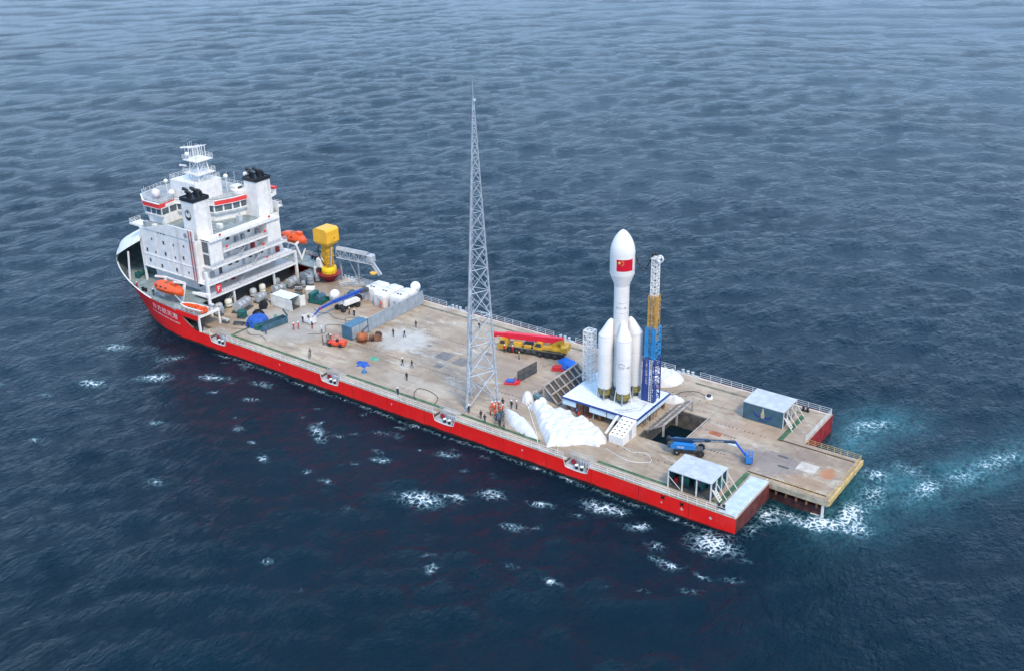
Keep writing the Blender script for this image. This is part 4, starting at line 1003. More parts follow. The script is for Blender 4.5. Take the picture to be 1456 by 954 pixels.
while ks[-1] < .97: ks.append(min(.985, ks[-1]+h)); h *= .90
for n_, (k0, k1) in enumerate(zip(ks[:-1], ks[1:])):
    mb = MB(); rb = max(.035, .10*(1-k0)); km = (k0+k1)/2
    for i in range(3):
        j = (i+1)%3
        mb.tube(tp(i,k0), tp(j,k1), rb); mb.tube(tp(j,k0), tp(i,k1), rb); mb.tube(tp(i,k1), tp(j,k1), rb)
        if k0 < .75:
            a = tp(i,k0).lerp(tp(j,k1), .25); mb.tube(a, tp(i,km), rb*.6); a = tp(j,k0).lerp(tp(i,k1), .25); mb.tube(a, tp(j,km), rb*.6)
            a = tp(i,k0).lerp(tp(j,k1), .75); mb.tube(a, tp(j,km), rb*.6); a = tp(j,k0).lerp(tp(i,k1), .75); mb.tube(a, tp(i,km), rb*.6)
    part('brace_panel', mb, galv, lt, world=True)
part('ladder', MB().tube(tp(2,0)+Vector((.7,-.6,0)), tp(2,.9)+Vector((.1,-.1,0)), .06).tube(tp(2,0)+Vector((1.1,-.9,0)), tp(2,.9)+Vector((.2,-.2,0)), .06), galv, lt, world=True)
part('cable_duct', MB().tube(tp(0,0)+Vector((-.6,.9,0)), tp(0,.8)+Vector((-.1,.2,0)), .13), galv, lt, world=True)
part('air_terminal', MB().tube(TT, TT+Vector((0,0,3.6)), .07, .02), galv, lt, world=True)
part('warning_light', MB().lathe([(.18,0),(.18,.3)],8,(TT.x+.3,TT.y,TT.z-.4)), white, lt, True, world=True)
# ------------------------------------------------------------------ sheds on the after deck
def shed(label, loc, closed):
    t = thing('deck_shed', label, 'shed', loc, 0, 'flat-roofed sheds on the after deck')
    X0, X1, Y0, Y1, H = -3.75, 3.75, -2.85, 2.85, 3.2
    part('roof', MB().box(X0-.12,X1+.12,Y0-.12,Y1+.12,H-.06,H+.06), M('shed_roof', (.46,.48,.50), .5, var=.1, dirt=.35, dirtc=(.34,.30,.26)), t)
    for x in (X0,-1.25,1.25,X1):
        for y in (Y0,Y1): part('post', MB().box(x-.09,x+.09,y-.09,y+.09,0,H-.06), offwhite, t)
    for y in (-.95,.95): part('post', MB().box(X1-.09,X1+.09,y-.09,y+.09,0,H-.06), offwhite, t)
    part('rear_panel', MB().box(X0+.1,X1-.1,Y1-.03,Y1+.03,.05,H-.1) if not closed else MB().box(X0-.02,X1+.02,Y0-.15,Y0-.1,.02,H-.08), tealgrey, t)
    part('side_panel', MB().box(X0-.03,X0+.03,Y0+.1,Y1-.1,.05,H-.1), tealgrey, t)
    for y in (Y0,-.95,.95,Y1): part('raking_strut', MB().beam((X1+.05,y,H*.72),(X1+2.0,y-.2,.05),.09), cream, t)
    part('stair', MB().beam((X1+.1,Y0+.5,1.9),(X1+1.4,Y0+.5,.1),.07,.14).beam((X1+.1,Y0+1.2,1.9),(X1+1.4,Y0+1.2,.1),.07,.14), cream, t)
    for k in range(5): part('tread', MB().box(X1+.28+k*.24,X1+.5+k*.24,Y0+.5,Y0+1.2,1.62-k*.34,1.66-k*.34), cream, t)
    part('shed_shade_plate', MB().box(X0+.1,X1-.1,Y0+.1,Y1-.1,.01,.04), dgrey, t)  # dark plate laid on the deck, standing for the shade inside the shed
    part('diagonal_brace', MB().beam((X0+.1,Y0+.05,2.0),(-1.4,Y0+.05,.1),.08), offwhite, t)
    return t
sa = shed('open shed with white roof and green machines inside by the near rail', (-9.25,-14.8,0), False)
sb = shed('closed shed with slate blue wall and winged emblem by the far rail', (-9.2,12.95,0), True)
ey = -2.85-.155
gold = M('emblem_gold', (.52,.45,.25), .5, var=.15); 
def flat(P, y=ey): return MB().add([(x,y,z) for x,z in P], [tuple(range(len(P)))])
part('emblem_rocket', flat([(-.28,1.0),(.28,1.0),(.36,1.4),(.30,1.9),(.18,2.3),(.16,2.7),(0,2.95),(-.16,2.7),(-.18,2.3),(-.30,1.9),(-.36,1.4)], ey-.01), gold, sb)
for s in (-1,1):
    part('emblem_wing', flat([(s*.25,1.0),(s*1.1,.95),(s*1.75,1.45),(s*1.9,2.1),(s*1.45,1.6),(s*.9,1.35),(s*.3,1.35)]), navy, sb)
part('emblem_wave', flat([(-1.2,.85),(-.6,.6),(.2,.55),(1.0,.7),(1.5,.95),(.9,.55),(.2,.32),(-.6,.38)]), navy, sb)
t = thing('generator', 'dark green generator standing inside the open white-roofed shed', 'generator', (-11.0,-15.2,0)); 
part('body', MB().bbox(-.9,.9,-.8,.8,.25,1.7), teal, t); part('skid', MB().box(-1,1,-.85,.85,0,.25), dgrey, t); part('exhaust', MB().tube((.3,0,1.7),(.3,0,2.3),.08), dgrey, t)
t = thing('cable_drum', 'large teal cable drum on its side inside the open shed', 'drum', (-8.4,-15.3,0))
for x in (-.55,.55): part('flange', MB().lathe([(1.15,x-.06),(1.15,x+.06)],22,(0,0,1.15),'x'), teal, t, True)
part('winding', MB().lathe([(.8,-.5),(.8,.5)],20,(0,0,1.15),'x'), dgrey, t, True)
t = thing('machine_crate', 'dark machine crate beside the cable drum in the open shed', 'crate', (-6.5,-13.6,0)); part('body', MB().bbox(-1,1,-.9,.9,0,1.5), tealgrey, t); part('lid', MB().box(-1.05,1.05,-.95,.95,1.5,1.58), teal, t)
t = thing('fire_cabinet', 'small red cabinet at the forward end inside the open shed', 'cabinet', (-12.4,-15.8,0)); part('body', MB().bbox(-.35,.35,-.3,.3,.1,1.0), red, t); part('feet', MB().box(-.3,.3,-.25,.25,0,.1), dgrey, t)

# ------------------------------------------------------------------ vehicles: wheels
def wheel(t, x, y, r, w, hub=offwhite):
    a = part('wheel', MB().lathe([(r*.55,-w/2),(r*.92,-w/2),(r,-w*.3),(r,w*.3),(r*.92,w/2),(r*.55,w/2)], 20, (x,y,r), 'y'), rubber, t, True)
    part('rim', MB().lathe([(r*.56,-w*.42),(r*.56,w*.42)], 16, (x,y,r), 'y').lathe([(r*.2,-w*.5),(r*.2,w*.5)], 10, (x,y,r), 'y'), hub, a, True)
def tmap(o, f):
    for v in o.data.vertices: v.co = f(v.co)
def side_text(t, body, size, m_, x, y, z, rx=0.0):
    """lettering on a face that looks to local -y"""
    me = text_mesh(body, size); c, s = math.cos(rx), math.sin(rx)
    for v in me.vertices: u, w = v.co.x, v.co.y; v.co = (x+u*c-w*s, y, z+u*s+w*c)
    me.materials.clear(); me.materials.append(m_); o = bpy.data.objects.new('lettering', me); col.objects.link(o); o.parent = t; return o
# blue boom lift by the stern
t = thing('boom_lift', 'bright blue boom lift with long dark boom lowered towards the stern', 'boom lift', (-15.2,-6.25,0), 24)
for x in (-1.95,2.0):
    for y in (-1.15,1.15): wheel(t, x, y, .62, .5)
part('chassis', MB().bbox(-2.2,2.3,-.8,.8,.5,1.05), dgrey, t); part('axle', MB().tube((-1.95,-1.1,.62),(-1.95,1.1,.62),.14), dgrey, t); part('axle', MB().tube((2.0,-1.1,.62),(2.0,1.1,.62),.14), dgrey, t)
part('turntable', MB().lathe([(.9,1.05),(.9,1.25)],18), dgrey, t, True)
part('engine_cover', MB().prism_y([(-3.0,1.25),(1.1,1.25),(1.1,1.8),(.7,2.05),(-2.4,2.15),(-3.1,1.9)],-1.25,-.35), liftblue, t)
part('engine_cover', MB().prism_y([(-3.0,1.25),(1.1,1.25),(1.1,1.8),(.7,2.05),(-2.4,2.15),(-3.1,1.9)],.35,1.25), liftblue, t)
part('counterweight', MB().bbox(-3.6,-2.6,-.95,.95,1.2,2.2), dgrey, t)
dblue = M('boom_dark_blue', (.02,.05,.10), .45, var=.15)
part('boom', MB().beam((-3.6,0,2.35),(3.2,0,2.65),.42,.5), dblue, t); part('boom_inner', MB().beam((3.2,0,2.65),(7.1,0,2.8),.32,.38), dblue, t)
part('boom_pivot', MB().lathe([(.35,-.45),(.35,.45)],14,(-3.5,0,2.4),'y'), black, t, True)
part('lift_cylinder', MB().tube((.2,0,1.6),(2.4,0,2.5),.13), lgrey, t, True)
part('jib_knuckle', MB().bbox(6.95,7.55,-.24,.24,2.6,3.05), dblue, t); part('jib', MB().beam((7.5,.05,2.9),(9.6,-1.2,.9),.24,.28), blue, t)
bk = part('basket', MB().box(9.4,10.5,-2.4,-.2,.25,.38).rail([(9.4,-2.4,.35),(10.5,-2.4,.35),(10.5,-.2,.35),(9.4,-.2,.35),(9.4,-2.4,.35)],1.2,4,.5,.05,.06), liftblue, t)
part('control_box', MB().bbox(9.45,9.8,-1.7,-.9,1.0,1.6), liftblue, bk); part('basket_panel', MB().box(9.38,9.41,-2.3,-.3,.4,1.0).box(9.5,10.4,-2.42,-2.39,.4,1.0), liftblue, bk)
side_text(t, 'SINOBOOM', .4, white, 4.6, -.22, 2.72, .04).scale = (1,1,1); side_text(t, 'SINOBOOM', .36, M('faint_letter', (.35,.4,.45), .5), 1.5, -.23, 2.58, .04); side_text(t, 'TB28J', .5, white, -1.4, -1.265, 1.6)
# white boom lift with a blue boom amidships
t = thing('boom_lift', 'white-bodied boom lift with royal blue boom beside the white containers', 'boom lift', (-106.6,6.8,0), 82)
for x in (-2.0,2.0):
    for y in (-1.2,1.2): wheel(t, x, y, .6, .5, grey)
part('chassis', MB().bbox(-2.2,2.3,-.8,.8,.5,1.05), black, t); part('turntable', MB().lathe([(.9,1.05),(.9,1.25)],18), dgrey, t, True)
part('engine_cover', MB().prism_y([(-1.4,1.25),(2.6,1.25),(2.8,1.7),(2.3,2.2),(-1.0,2.2)],-1.25,-.3), white, t); part('engine_cover', MB().prism_y([(-1.4,1.25),(2.6,1.25),(2.8,1.7),(2.3,2.2),(-1.0,2.2)],.3,1.25), white, t)
part('counterweight', MB().bbox(2.4,3.6,-.9,.9,1.1,2.3), black, t)
rb = M('royal_blue', (.015,.07,.36), .4, var=.12)
part('boom', MB().beam((4.6,0,3.0),(-3.6,0,2.7),.55,.7), rb, t); part('boom_inner', MB().beam((-3.6,0,2.7),(-7.6,0,2.3),.4,.5), rb, t); part('boom_root', MB().bbox(3.8,6.0,-.5,.5,2.4,3.3), dgrey, t)
part('jib', MB().beam((-7.5,0,2.3),(-9.4,.2,.9),.25,.3), rb, t)
bk = part('basket', MB().box(-11.2,-9.4,-1.3,1.3,.2,.35).rail([(-11.2,-1.3,.35),(-9.4,-1.3,.35),(-9.4,1.3,.35),(-11.2,1.3,.35),(-11.2,-1.3,.35)],1.2,4,.6,.05,.06), white, t)
part('basket_panel', MB().box(-11.25,-11.2,-1.3,1.3,.35,.8), white, bk); part('side_light', MB().box(-7.7,-7.3,-.35,-.25,2.3,2.6), red, t)
# mobile crane
t = thing('mobile_crane', 'yellow mobile crane with red telescopic boom laid forward by the far rail', 'mobile crane', (-58.9,11.0,0), 14)
CY = 1.38
part('carrier', MB().bbox(-7.0,6.6,-CY+.1,CY-.1,.6,1.35), black, t); part('deck_plate', MB().box(-5.2,6.5,-CY,CY,1.35,1.45), M('carrier_deck', (.22,.19,.14), .6, var=.25, dirt=.5), t)
for x in (-4.9,-3.3,1.6,3.2,4.8): 
    for y in (-1.2,1.2): wheel(t, x, y, .72, .5, grey)
cb = part('cab', MB().prism_y([(-7.4,.55),(-5.4,.55),(-5.4,2.3),(-5.7,2.75),(-6.9,2.75),(-7.4,1.75)],-CY,.35), yellowd, t)
part('windscreen', MB().add([(-7.42,-1.2,1.75),(-7.42,.2,1.75),(-6.94,.2,2.65),(-6.94,-1.2,2.65)],[(0,1,2,3)]), glass, cb); part('side_window', MB().prism_y([(-7.1,1.75),(-5.9,1.75),(-5.9,2.5),(-6.75,2.5)],-CY-.02,-CY+.02), glass, cb); part('bumper', MB().box(-7.6,-7.35,-CY,CY,.5,.95), yellowd, cb)
part('engine_housing', MB().bbox(-4.2,-2.4,-1.1,-.1,1.45,2.4), yellowd, t); part('tool_box', MB().bbox(-1.9,-.4,-1.2,-.4,1.45,1.95), yellowd, t)
up = part('superstructure', MB().bbox(1.6,6.4,-1.25,1.25,1.75,2.3), yellowd, t); part('slew_ring', MB().lathe([(1.0,1.45),(1.0,1.75)],20,(2.6,0,0)), dgrey, t, True)
part('operator_cab', MB().prism_y([(.2,1.6),(2.1,1.6),(2.1,3.1),(.9,3.1),(.2,2.4)],-1.4,-.55), yellowd, up); part('cab_window', MB().prism_y([(.45,2.2),(1.9,2.2),(1.9,2.95),(1.0,2.95)],-1.43,-1.37), glass, up)
part('counterweight', MB().bbox(6.0,7.3,-1.35,1.35,1.7,2.9), yellowd, up); part('winch_drum', MB().lathe([(.42,-.6),(.42,.6)],14,(5.4,.1,2.75),'y'), dgrey, up, True); part('boom_foot', MB().prism_y([(3.0,2.3),(6.2,2.3),(6.2,3.9),(5.6,4.0)],-.5,-.35).prism_y([(3.0,2.3),(6.2,2.3),(6.2,3.9),(5.6,4.0)],.35,.5), yellowd, up)
for x in (-2.1,-.9,.3): part('side_locker', MB().bbox(x-.5,x+.5,-CY-.02,-CY+.4,.7,1.3), dgrey, t)
part('hydraulic_lines', MB().path([(-3.8,-.9,1.6),(-1.5,-1.0,1.7),(1.4,-.9,1.6)],.09), black, t)
part('spare_block', MB().bbox(-2.2,-.5,.1,1.1,1.45,2.2), dgrey, t)
cred = M('boom_red', (.72,.012,.04), .4, var=.06, dirt=.06)
bm_ = part('boom', MB().beam((6.0,0,3.75),(-6.2,0,3.15),.95,1.15), cred, t)
for k, (a, b_, w) in enumerate(((-6.2,-7.0,.66),(-7.0,-7.8,.6),(-7.8,-8.6,.54))): part('boom_section', MB().beam((a,0,3.15-.04*k),(b_,0,3.1-.04*k),w,w*1.25), cred, bm_)
part('boom_head', MB().bbox(-9.0,-8.2,-.45,.45,2.5,3.4), red, bm_); part('boom_stripe', MB().box(-4.5,-1.2,-.42,-.385,3.3,3.42), white, bm_)
part('lift_cylinder', MB().tube((2.4,0,2.2),(-.6,0,2.9),.2,n=10), lgrey, t, True)
for x in (-1.6,6.2): part('outrigger_box', MB().box(x-.3,x+.3,-CY-.05,CY+.05,.75,1.3), black, t)
part('hook_block', MB().bbox(-9.2,-8.8,-.25,.25,1.2,2.0), red, t); part('hoist_rope', MB().tube((-9.0,0,2.0),(-8.8,0,2.8),.04), dgrey, t)
# red forklift
t = thing('forklift', 'orange-red forklift parked next to the blue container', 'forklift', (-95.0,-8.6,0), 20)
for x in (-1.2,1.1):
    for y in (-.75,.75): wheel(t, x, y, .42, .4, grey)
forange = M('forklift_red', (.72,.075,.03), .45, var=.1, dirt=.2)
part('chassis', MB().bbox(-1.7,1.7,-.75,.75,.35,1.0), forange, t); part('counterweight', MB().bbox(.7,2.0,-.8,.8,.4,1.35,.12), forange, t); part('seat', MB().bbox(-.1,.5,-.3,.3,1.0,1.5), black, t)
part('mast', MB().box(-1.95,-1.8,-.55,-.4,.1,2.3).box(-1.95,-1.8,.4,.55,.1,2.3).box(-1.93,-1.83,-.5,.5,2.15,2.3), dgrey, t); part('mast_crossbar', MB().box(-2.02,-1.96,-.6,.6,.4,.9), dgrey, t)
for y in (-.35,.35): part('fork', MB().box(-3.1,-2.02,y-.08,y+.08,.12,.18), dgrey, t)
gm = MB()
for x, y in ((-1.0,-.6),(-1.0,.6),(.7,-.6),(.7,.6)): gm.tube((x,y,1.0),(x*.85,y,2.15),.05)
for p, q in (((-.85,-.6,2.15),(-.85,.6,2.15)),((.6,-.6,2.15),(.6,.6,2.15)),((-.85,-.6,2.15),(.6,-.6,2.15)),((-.85,.6,2.15),(.6,.6,2.15))): gm.tube(p, q, .06)
part('overhead_guard', gm, forange, t)

# ------------------------------------------------------------------ containers and cabins
def container(name, label, x0, x1, y0, y1, h, m_, open_end=None, group=None, ribs='y', inner=None):
    t = thing(name, label, 'container', ((x0+x1)/2,(y0+y1)/2,0), 0, group)
    if open_end is None: part('body', MB().box(x0,x1,y0,y1,.12,h), m_, t, world=True)
    else:
        part('side_wall', MB().box(x0,x1,y0,y0+.08,.12,h), m_, t, world=True); part('side_wall', MB().box(x0,x1,y1-.08,y1,.12,h), m_, t, world=True)
        part('end_wall', MB().box(x0,x0+.08,y0+.08,y1-.08,.12,h), m_, t, world=True); part('roof', MB().box(x0+.08,x1,y0+.08,y1-.08,h-.08,h-.01), m_, t, world=True); part('floor', MB().box(x0+.08,x1,y0+.08,y1-.08,.12,.25), inner or dgrey, t, world=True)
        part('door_leaf', MB().beam((x1,y1,h/2),(x1+.7,y1+1.0,h/2),.06,h-.3), m_, t, world=True); part('door_leaf', MB().beam((x1,y0,h/2),(x1+.9,y0-.1,h/2),.06,h-.3), m_, t, world=True)
    rm = MB()
    n = int((x1-x0)/.35)
    for i in range(n+1): x = x0+.1+(x1-x0-.2)*i/n; rm.box(x-.07,x+.07,y0-.04,y0,.3,h-.15)
    n = int((y1-y0)/.35)
    for i in range(n+1): y = y0+.1+(y1-y0-.2)*i/n
    part('corrugation', rm, m_, t, world=True, kind='stuff')
    for x in (x0,x1):
        for y in (y0,y1): part('corner_post', MB().box(x-.09,x+.09,y-.09,y+.09,0,h+.03), m_, t, world=True)
    for y in (y0,y1): part('top_rail', MB().box(x0+.09,x1-.09,y-.06,y+.06,h-.1,h+.02), m_, t, world=True)
    return t
container('shipping_container', 'weathered white container with its aft end standing open', -121.8,-116.0,-1.6,1.5,2.9, offwhite, 'x1')
cbx = container('storage_container', 'slate blue container at the near end of the grey screen wall', -96.6,-94.05,-5.1,-.1,2.95, contblue)
t = cbx
part('door_panel', MB().box(-94.04,-93.98,-4.9,-2.7,.25,2.8), M('container_side', (.33,.37,.40), .55, var=.1, dirt=.25), t, world=True); part('door_panel', MB().box(-94.04,-93.98,-2.55,-.3,.25,2.8), M('container_side', (.33,.37,.40), .55), t, world=True)
sw = thing('screen_wall', 'long grey steel screen wall reaching across the deck to the far rail', 'wall', (-94.2,9,0))
for k in range(7):
    y = .1+k*2.56
    part('wall_panel', MB().box(-94.24,-94.10,y+.03,y+2.53,.08,3.0), wallgrey, sw, world=True)
    part('wall_post', MB().box(-94.4,-94.05,y-.06,y+.06,0,3.06), wallgrey, sw, world=True)
    part('back_stay', MB().beam((-94.3,y,2.4),(-95.6,y,.1),.08), grey, sw, world=True)
part('wall_post', MB().box(-94.4,-94.05,17.96,18.08,0,3.06), wallgrey, sw, world=True)
part('top_rail', MB().box(-94.3,-94.06,.1,18,3.0,3.08), wallgrey, sw, world=True)
def soft_box(name, label, x0, x1, y0, y1, h, seed, group):
    """white cabin with rounded, slightly bulging cover"""
    rg = random.Random(seed); n = 20; mb = MB(); vv = []; ff = []; L = [0,.25,.6,.85,.95,1.0]
    cx_, cy_ = (x0+x1)/2, (y0+y1)/2; m = 40
    for k, l in enumerate(L):
        sc = (1,1.01,1.0,.97,.9,.78)[k]
        for i in range(m):
            a = 2*math.pi*i/m; c, s = math.cos(a), math.sin(a); e = .22
            x = abs(c)**e*(1 if c > 0 else -1)*(x1-x0)/2*sc; y = abs(s)**e*(1 if s > 0 else -1)*(y1-y0)/2*sc
            vv.append((cx_+x+rg.uniform(-.06,.06), cy_+y+rg.uniform(-.06,.06), h*l+(rg.uniform(-.08,.08) if k > 2 else 0)))
    for k in range(len(L)-1):
        for i in range(m): ff.append((k*m+i,k*m+(i+1)%m,(k+1)*m+(i+1)%m,(k+1)*m+i))
    vv.append((cx_,cy_,h*1.04)); ff += [((len(L)-1)*m+i,(len(L)-1)*m+(i+1)%m,len(vv)-1) for i in range(m)]
    t = thing(name, label, 'cabin', (cx_,cy_,0), 0, group)
    part('cover', mb.add(vv, ff), tarpw, t, True, world=True)
    part('lashing', MB().path([(x0-.02,cy_,.3),(x0-.02,cy_,h*.86),(x0+.35,cy_,h*1.0),(cx_,cy_,h*1.05),(x1-.35,cy_,h*1.0),(x1+.02,cy_,h*.86),(x1+.02,cy_,.3)],.05), grey, t, world=True)
    for i in range(3): part('window', MB().box(x1-.02,x1+.03,cy_-1.9+i*1.7,cy_-1.5+i*1.7,h*.45,h*.72), dgrey, t, world=True)
    for i in range(2): part('roof_vent', MB().box(cx_-.5+i*.8,cx_-.1+i*.8,cy_-1.6,cy_-1.35,h*1.0,h*1.08), dgrey, t, world=True)
    part('door', MB().box(cx_-.4,cx_+.4,y0-.06,y0-.0,.15,2.0), lgrey, t, world=True)
    return t
soft_box('covered_cabin', 'white covered cabin farthest forward of the three behind the screen wall', -107.4,-103.6,12.6,18.4,2.9,1,'covered cabins behind the screen wall')
soft_box('covered_cabin', 'white covered cabin in the middle of the three behind the screen wall', -103.2,-99.6,11.4,18.6,3.0,2,'covered cabins behind the screen wall')
soft_box('covered_cabin', 'white covered cabin closest to the grey screen wall', -99.0,-95.4,12.0,18.2,3.1,3,'covered cabins behind the screen wall')
def radome(label, loc, r, h):
    t = thing('radome', label, 'radome', loc, 0, 'white ball radomes on deck')
    part('dome', MB().ball((0,0,h+r*.85),r,n=22,m=14), M('dome_white', (.80,.80,.79), .4, var=.03), t, True); part('base_ring', MB().lathe([(r*.75,h-.05),(r*.8,h+.2)],20), offwhite, t, True)
    part('pedestal', MB().lathe([(r*.45,0),(r*.4,h)],14), offwhite, t, True)
    for a in range(4): part('stay', MB().beam((r*math.cos(a*1.57),r*math.sin(a*1.57),0),(r*.5*math.cos(a*1.57),r*.5*math.sin(a*1.57),h),.08), offwhite, t)
radome('white ball radome on a stand beside the blue boom', (-111.3,7.8,0), 1.15, .9)
radome('white ball radome at the far end of the screen wall', (-97.0,19.0,0), 1.15, 2.2)
t = thing('tilted_crate', 'small white crate tilted among the grey winches', 'crate', (-119.9,8.6,0), 30); o = part('body', MB().bbox(-1,1,-.8,.8,0,1.5), offwhite, t); o.rotation_euler = (R(12),0,0); part('skid', MB().box(-.9,.9,-.7,.7,0,.1), grey, t)

# ------------------------------------------------------------------ yellow pedestal crane with gangway
t = thing('pedestal_crane', 'yellow pedestal crane with big box head on a maroon base by the far rail', 'crane', (-121.6,16.6,0))
part('base_cone', MB().lathe([(.9,0),(1.2,.5),(2.0,1.3),(2.4,1.75),(2.4,2.0)],24), maroon, t, True)
part('base_platform', MB().lathe([(2.9,2.0),(2.9,2.12)],24), maroon, t, True); 
for i in range(8): part('gusset', MB().beam((1.0*math.cos(i*.785),1.0*math.sin(i*.785),.2),(2.6*math.cos(i*.785),2.6*math.sin(i*.785),2.0),.12,.3), maroon, t)
rl = [(2.85*math.cos(i*.524),2.85*math.sin(i*.524),2.12) for i in range(13)]; part('base_railing', MB().rail(rl,1.0,2,1.6,.03,.04), maroon, t)
part('slew_ring', MB().lathe([(1.75,2.12),(1.8,2.3),(1.8,3.5),(1.65,3.7)],28), M('ring_yellow', (.80,.55,.01), .4, var=.06), t, True)
part('column', MB().prism([(-1.15,-.9),(.95,-.9),(.95,.9),(-1.15,.9)],3.6,9.6,[(-.75,-.95),(1.05,-.95),(1.05,.95),(-.75,.95)]), yellowd, t)
part('winch_cover', MB().bbox(-2.2,-.6,-1.9,-.3,3.7,5.8,.2), cream, t); part('control_cabin', MB().bbox(-2.1,-.9,-.2,1.2,4.0,6.6,.1), yellow, t)
hd = part('head_box', MB().add([(-2.2,-1.9,10.0),(2.1,-1.9,10.0),(2.1,2.1,10.0),(-2.2,2.1,10.0),(-1.6,-1.5,9.3),(1.7,-1.5,9.3),(1.7,1.8,9.3),(-1.6,1.8,9.3),(-2.2,-1.9,12.8),(2.1,-1.9,12.8),(2.1,2.1,12.8),(-2.2,2.1,12.8),(-1.5,-1.9,13.3),(1.6,-1.9,13.3),(1.6,2.1,13.3),(-1.5,2.1,13.3)],
   [(4,5,6,7),(0,1,5,4),(1,2,6,5),(2,3,7,6),(3,0,4,7),(0,1,9,8),(1,2,10,9),(2,3,11,10),(3,0,8,11),(8,9,13,12),(9,10,14,13),(10,11,15,14),(11,8,12,15),(12,13,14,15)]), yellow, t)
part('vent_hole', MB().lathe([(.18,2.08),(.18,2.14)],10,(.6,0,11.2),'x'), rustor, hd)
for z in (4.6,6.2,7.8): part('column_flange', MB().box(-1.3,1.15,-1.08,1.08,z-.08,z+.08), yellowd, t)
part('access_opening', MB().box(.2,.8,-.96,-.9,6.6,7.4), dgrey, t); part('access_opening', MB().box(.98,1.06,-.4,.3,5.0,6.0), dgrey, t)
part('luffing_cylinder', MB().tube((1.3,-.5,4.2),(1.7,-.2,8.8),.18,n=8), lgrey, t, True)
part('ladder', MB().tube((.4,-1.1,3.7),(.4,-1.1,9.2),.05).tube((.8,-1.1,3.7),(.8,-1.1,9.2),.05), yellow, t)
part('hose', MB().path([(-.9,-1.4,9.3),(-1.4,-1.7,8),(-.9,-1.6,6),(.0,-1.3,4.2)],.13), black, t, True)
g = thing('gangway', 'grey lattice gangway truss reaching out from the yellow crane over the rail', 'gangway', (-119.2,18.0,0))
Pa, Pb = Vector((-119.6,17.8,8.1)), Vector((-111.2,21.0,7.0)); dv = (Pb-Pa); sdv = dv.cross(Vector((0,0,1))).normalized()*.8; dn = Vector((0,0,-2.0))
part('roof_cover', MB().add([Pa-sdv*1.15,Pa+sdv*1.15,Pb+sdv*1.15-dv*.16,Pb-sdv*1.15-dv*.16,Pa-sdv*.6+Vector((0,0,.5)),Pa+sdv*.6+Vector((0,0,.5)),Pb+sdv*.6-dv*.16+Vector((0,0,.5)),Pb-sdv*.6-dv*.16+Vector((0,0,.5))],[(0,1,5,4),(1,2,6,5),(2,3,7,6),(3,0,4,7),(4,5,6,7),(3,2,1,0)]), M('gangway_roof', (.33,.34,.35), .6, var=.15, dirt=.3), g, world=True)
for s in (-1,1):
    part('chord', MB().tube(Pa+sdv*s, Pb+sdv*s, .1), lgrey, g, world=True); part('chord', MB().tube(Pa+sdv*s+dn, Pb+sdv*s+dn, .1), lgrey, g, world=True)
    mb = MB()
    for k in range(8):
        a, b_ = Pa+dv*(k/8)+sdv*s, Pa+dv*((k+1)/8)+sdv*s
        mb.tube(a, a+dn, .06); mb.tube(a+dn, b_, .06) if k%2 else mb.tube(a, b_+dn, .06)
    part('truss_bracing', mb, lgrey, g, world=True)
part('walkway', MB().add([Pa-sdv+dn,Pa+sdv+dn,Pb+sdv+dn,Pb-sdv+dn,Pa-sdv+dn-Vector((0,0,.08)),Pa+sdv+dn-Vector((0,0,.08)),Pb+sdv+dn-Vector((0,0,.08)),Pb-sdv+dn-Vector((0,0,.08))],[(0,1,2,3),(7,6,5,4),(0,4,5,1),(1,5,6,2),(2,6,7,3),(3,7,4,0)]), grey, g, world=True)
part('end_hood', MB().bbox(-112.6,-111.0,19.9,21.5,5.6,7.1), lgrey, g, world=True)
part('drop_ladder', MB().beam((-111.2,20.6,5.8),(-109.4,21.4,2.6),.7,.12).beam((-111.5,20.2,5.6),(-109.7,21.0,2.4),.1,.5), lgrey, g, world=True)
part('buffer_ring', MB().lathe([(.35,-.15),(.8,-.15),(.8,.15),(.35,.15)],18,(-110.9,20.3,3.0)), yellow, g, True, world=True)
part('support_leg', MB().beam((-119.4,18.4,6.0),(-119.4,18.4,0),.35).beam((-114.5,19.2,5.3),(-114.5,19.2,0),.25).beam((-116.8,18.6,5.6),(-114.5,19.2,.3),.14), grey, g, world=True)
for i, (x, y, rz, L) in enumerate(((-113.5,17.4,20,5.5),(-110.8,18.4,-8,4.5),(-115.8,16.8,55,4.2))):
    t = thing('access_ladder', ('long aluminium ladder lying midway below the lattice gangway','aluminium ladder lying below the gangway near the drop end','short aluminium ladder leaning by the maroon crane base')[[1,2,0][i] if False else i], 'ladder', (x,y,0), rz, 'ladders below the gangway')
    mb = MB()
    for yy in (-.4,.4): part('rail', MB().beam((-L/2,yy,.15),(L/2,yy,.75),.07,.14), galv, t)
    for k in range(int(L/.4)): u = -L/2+.2+k*.4; mb.tube((u,-.4,.45+.6*u/L),(u,.4,.45+.6*u/L),.03,n=4)
    part('rung', mb, galv, t, kind='stuff')
    part('stand', MB().rail([(-L/2,-.45,.1),(L/2,-.45,.7)],1.0,2,1.2).rail([(-L/2,.45,.1),(L/2,.45,.7)],1.0,2,1.2), galv, t)

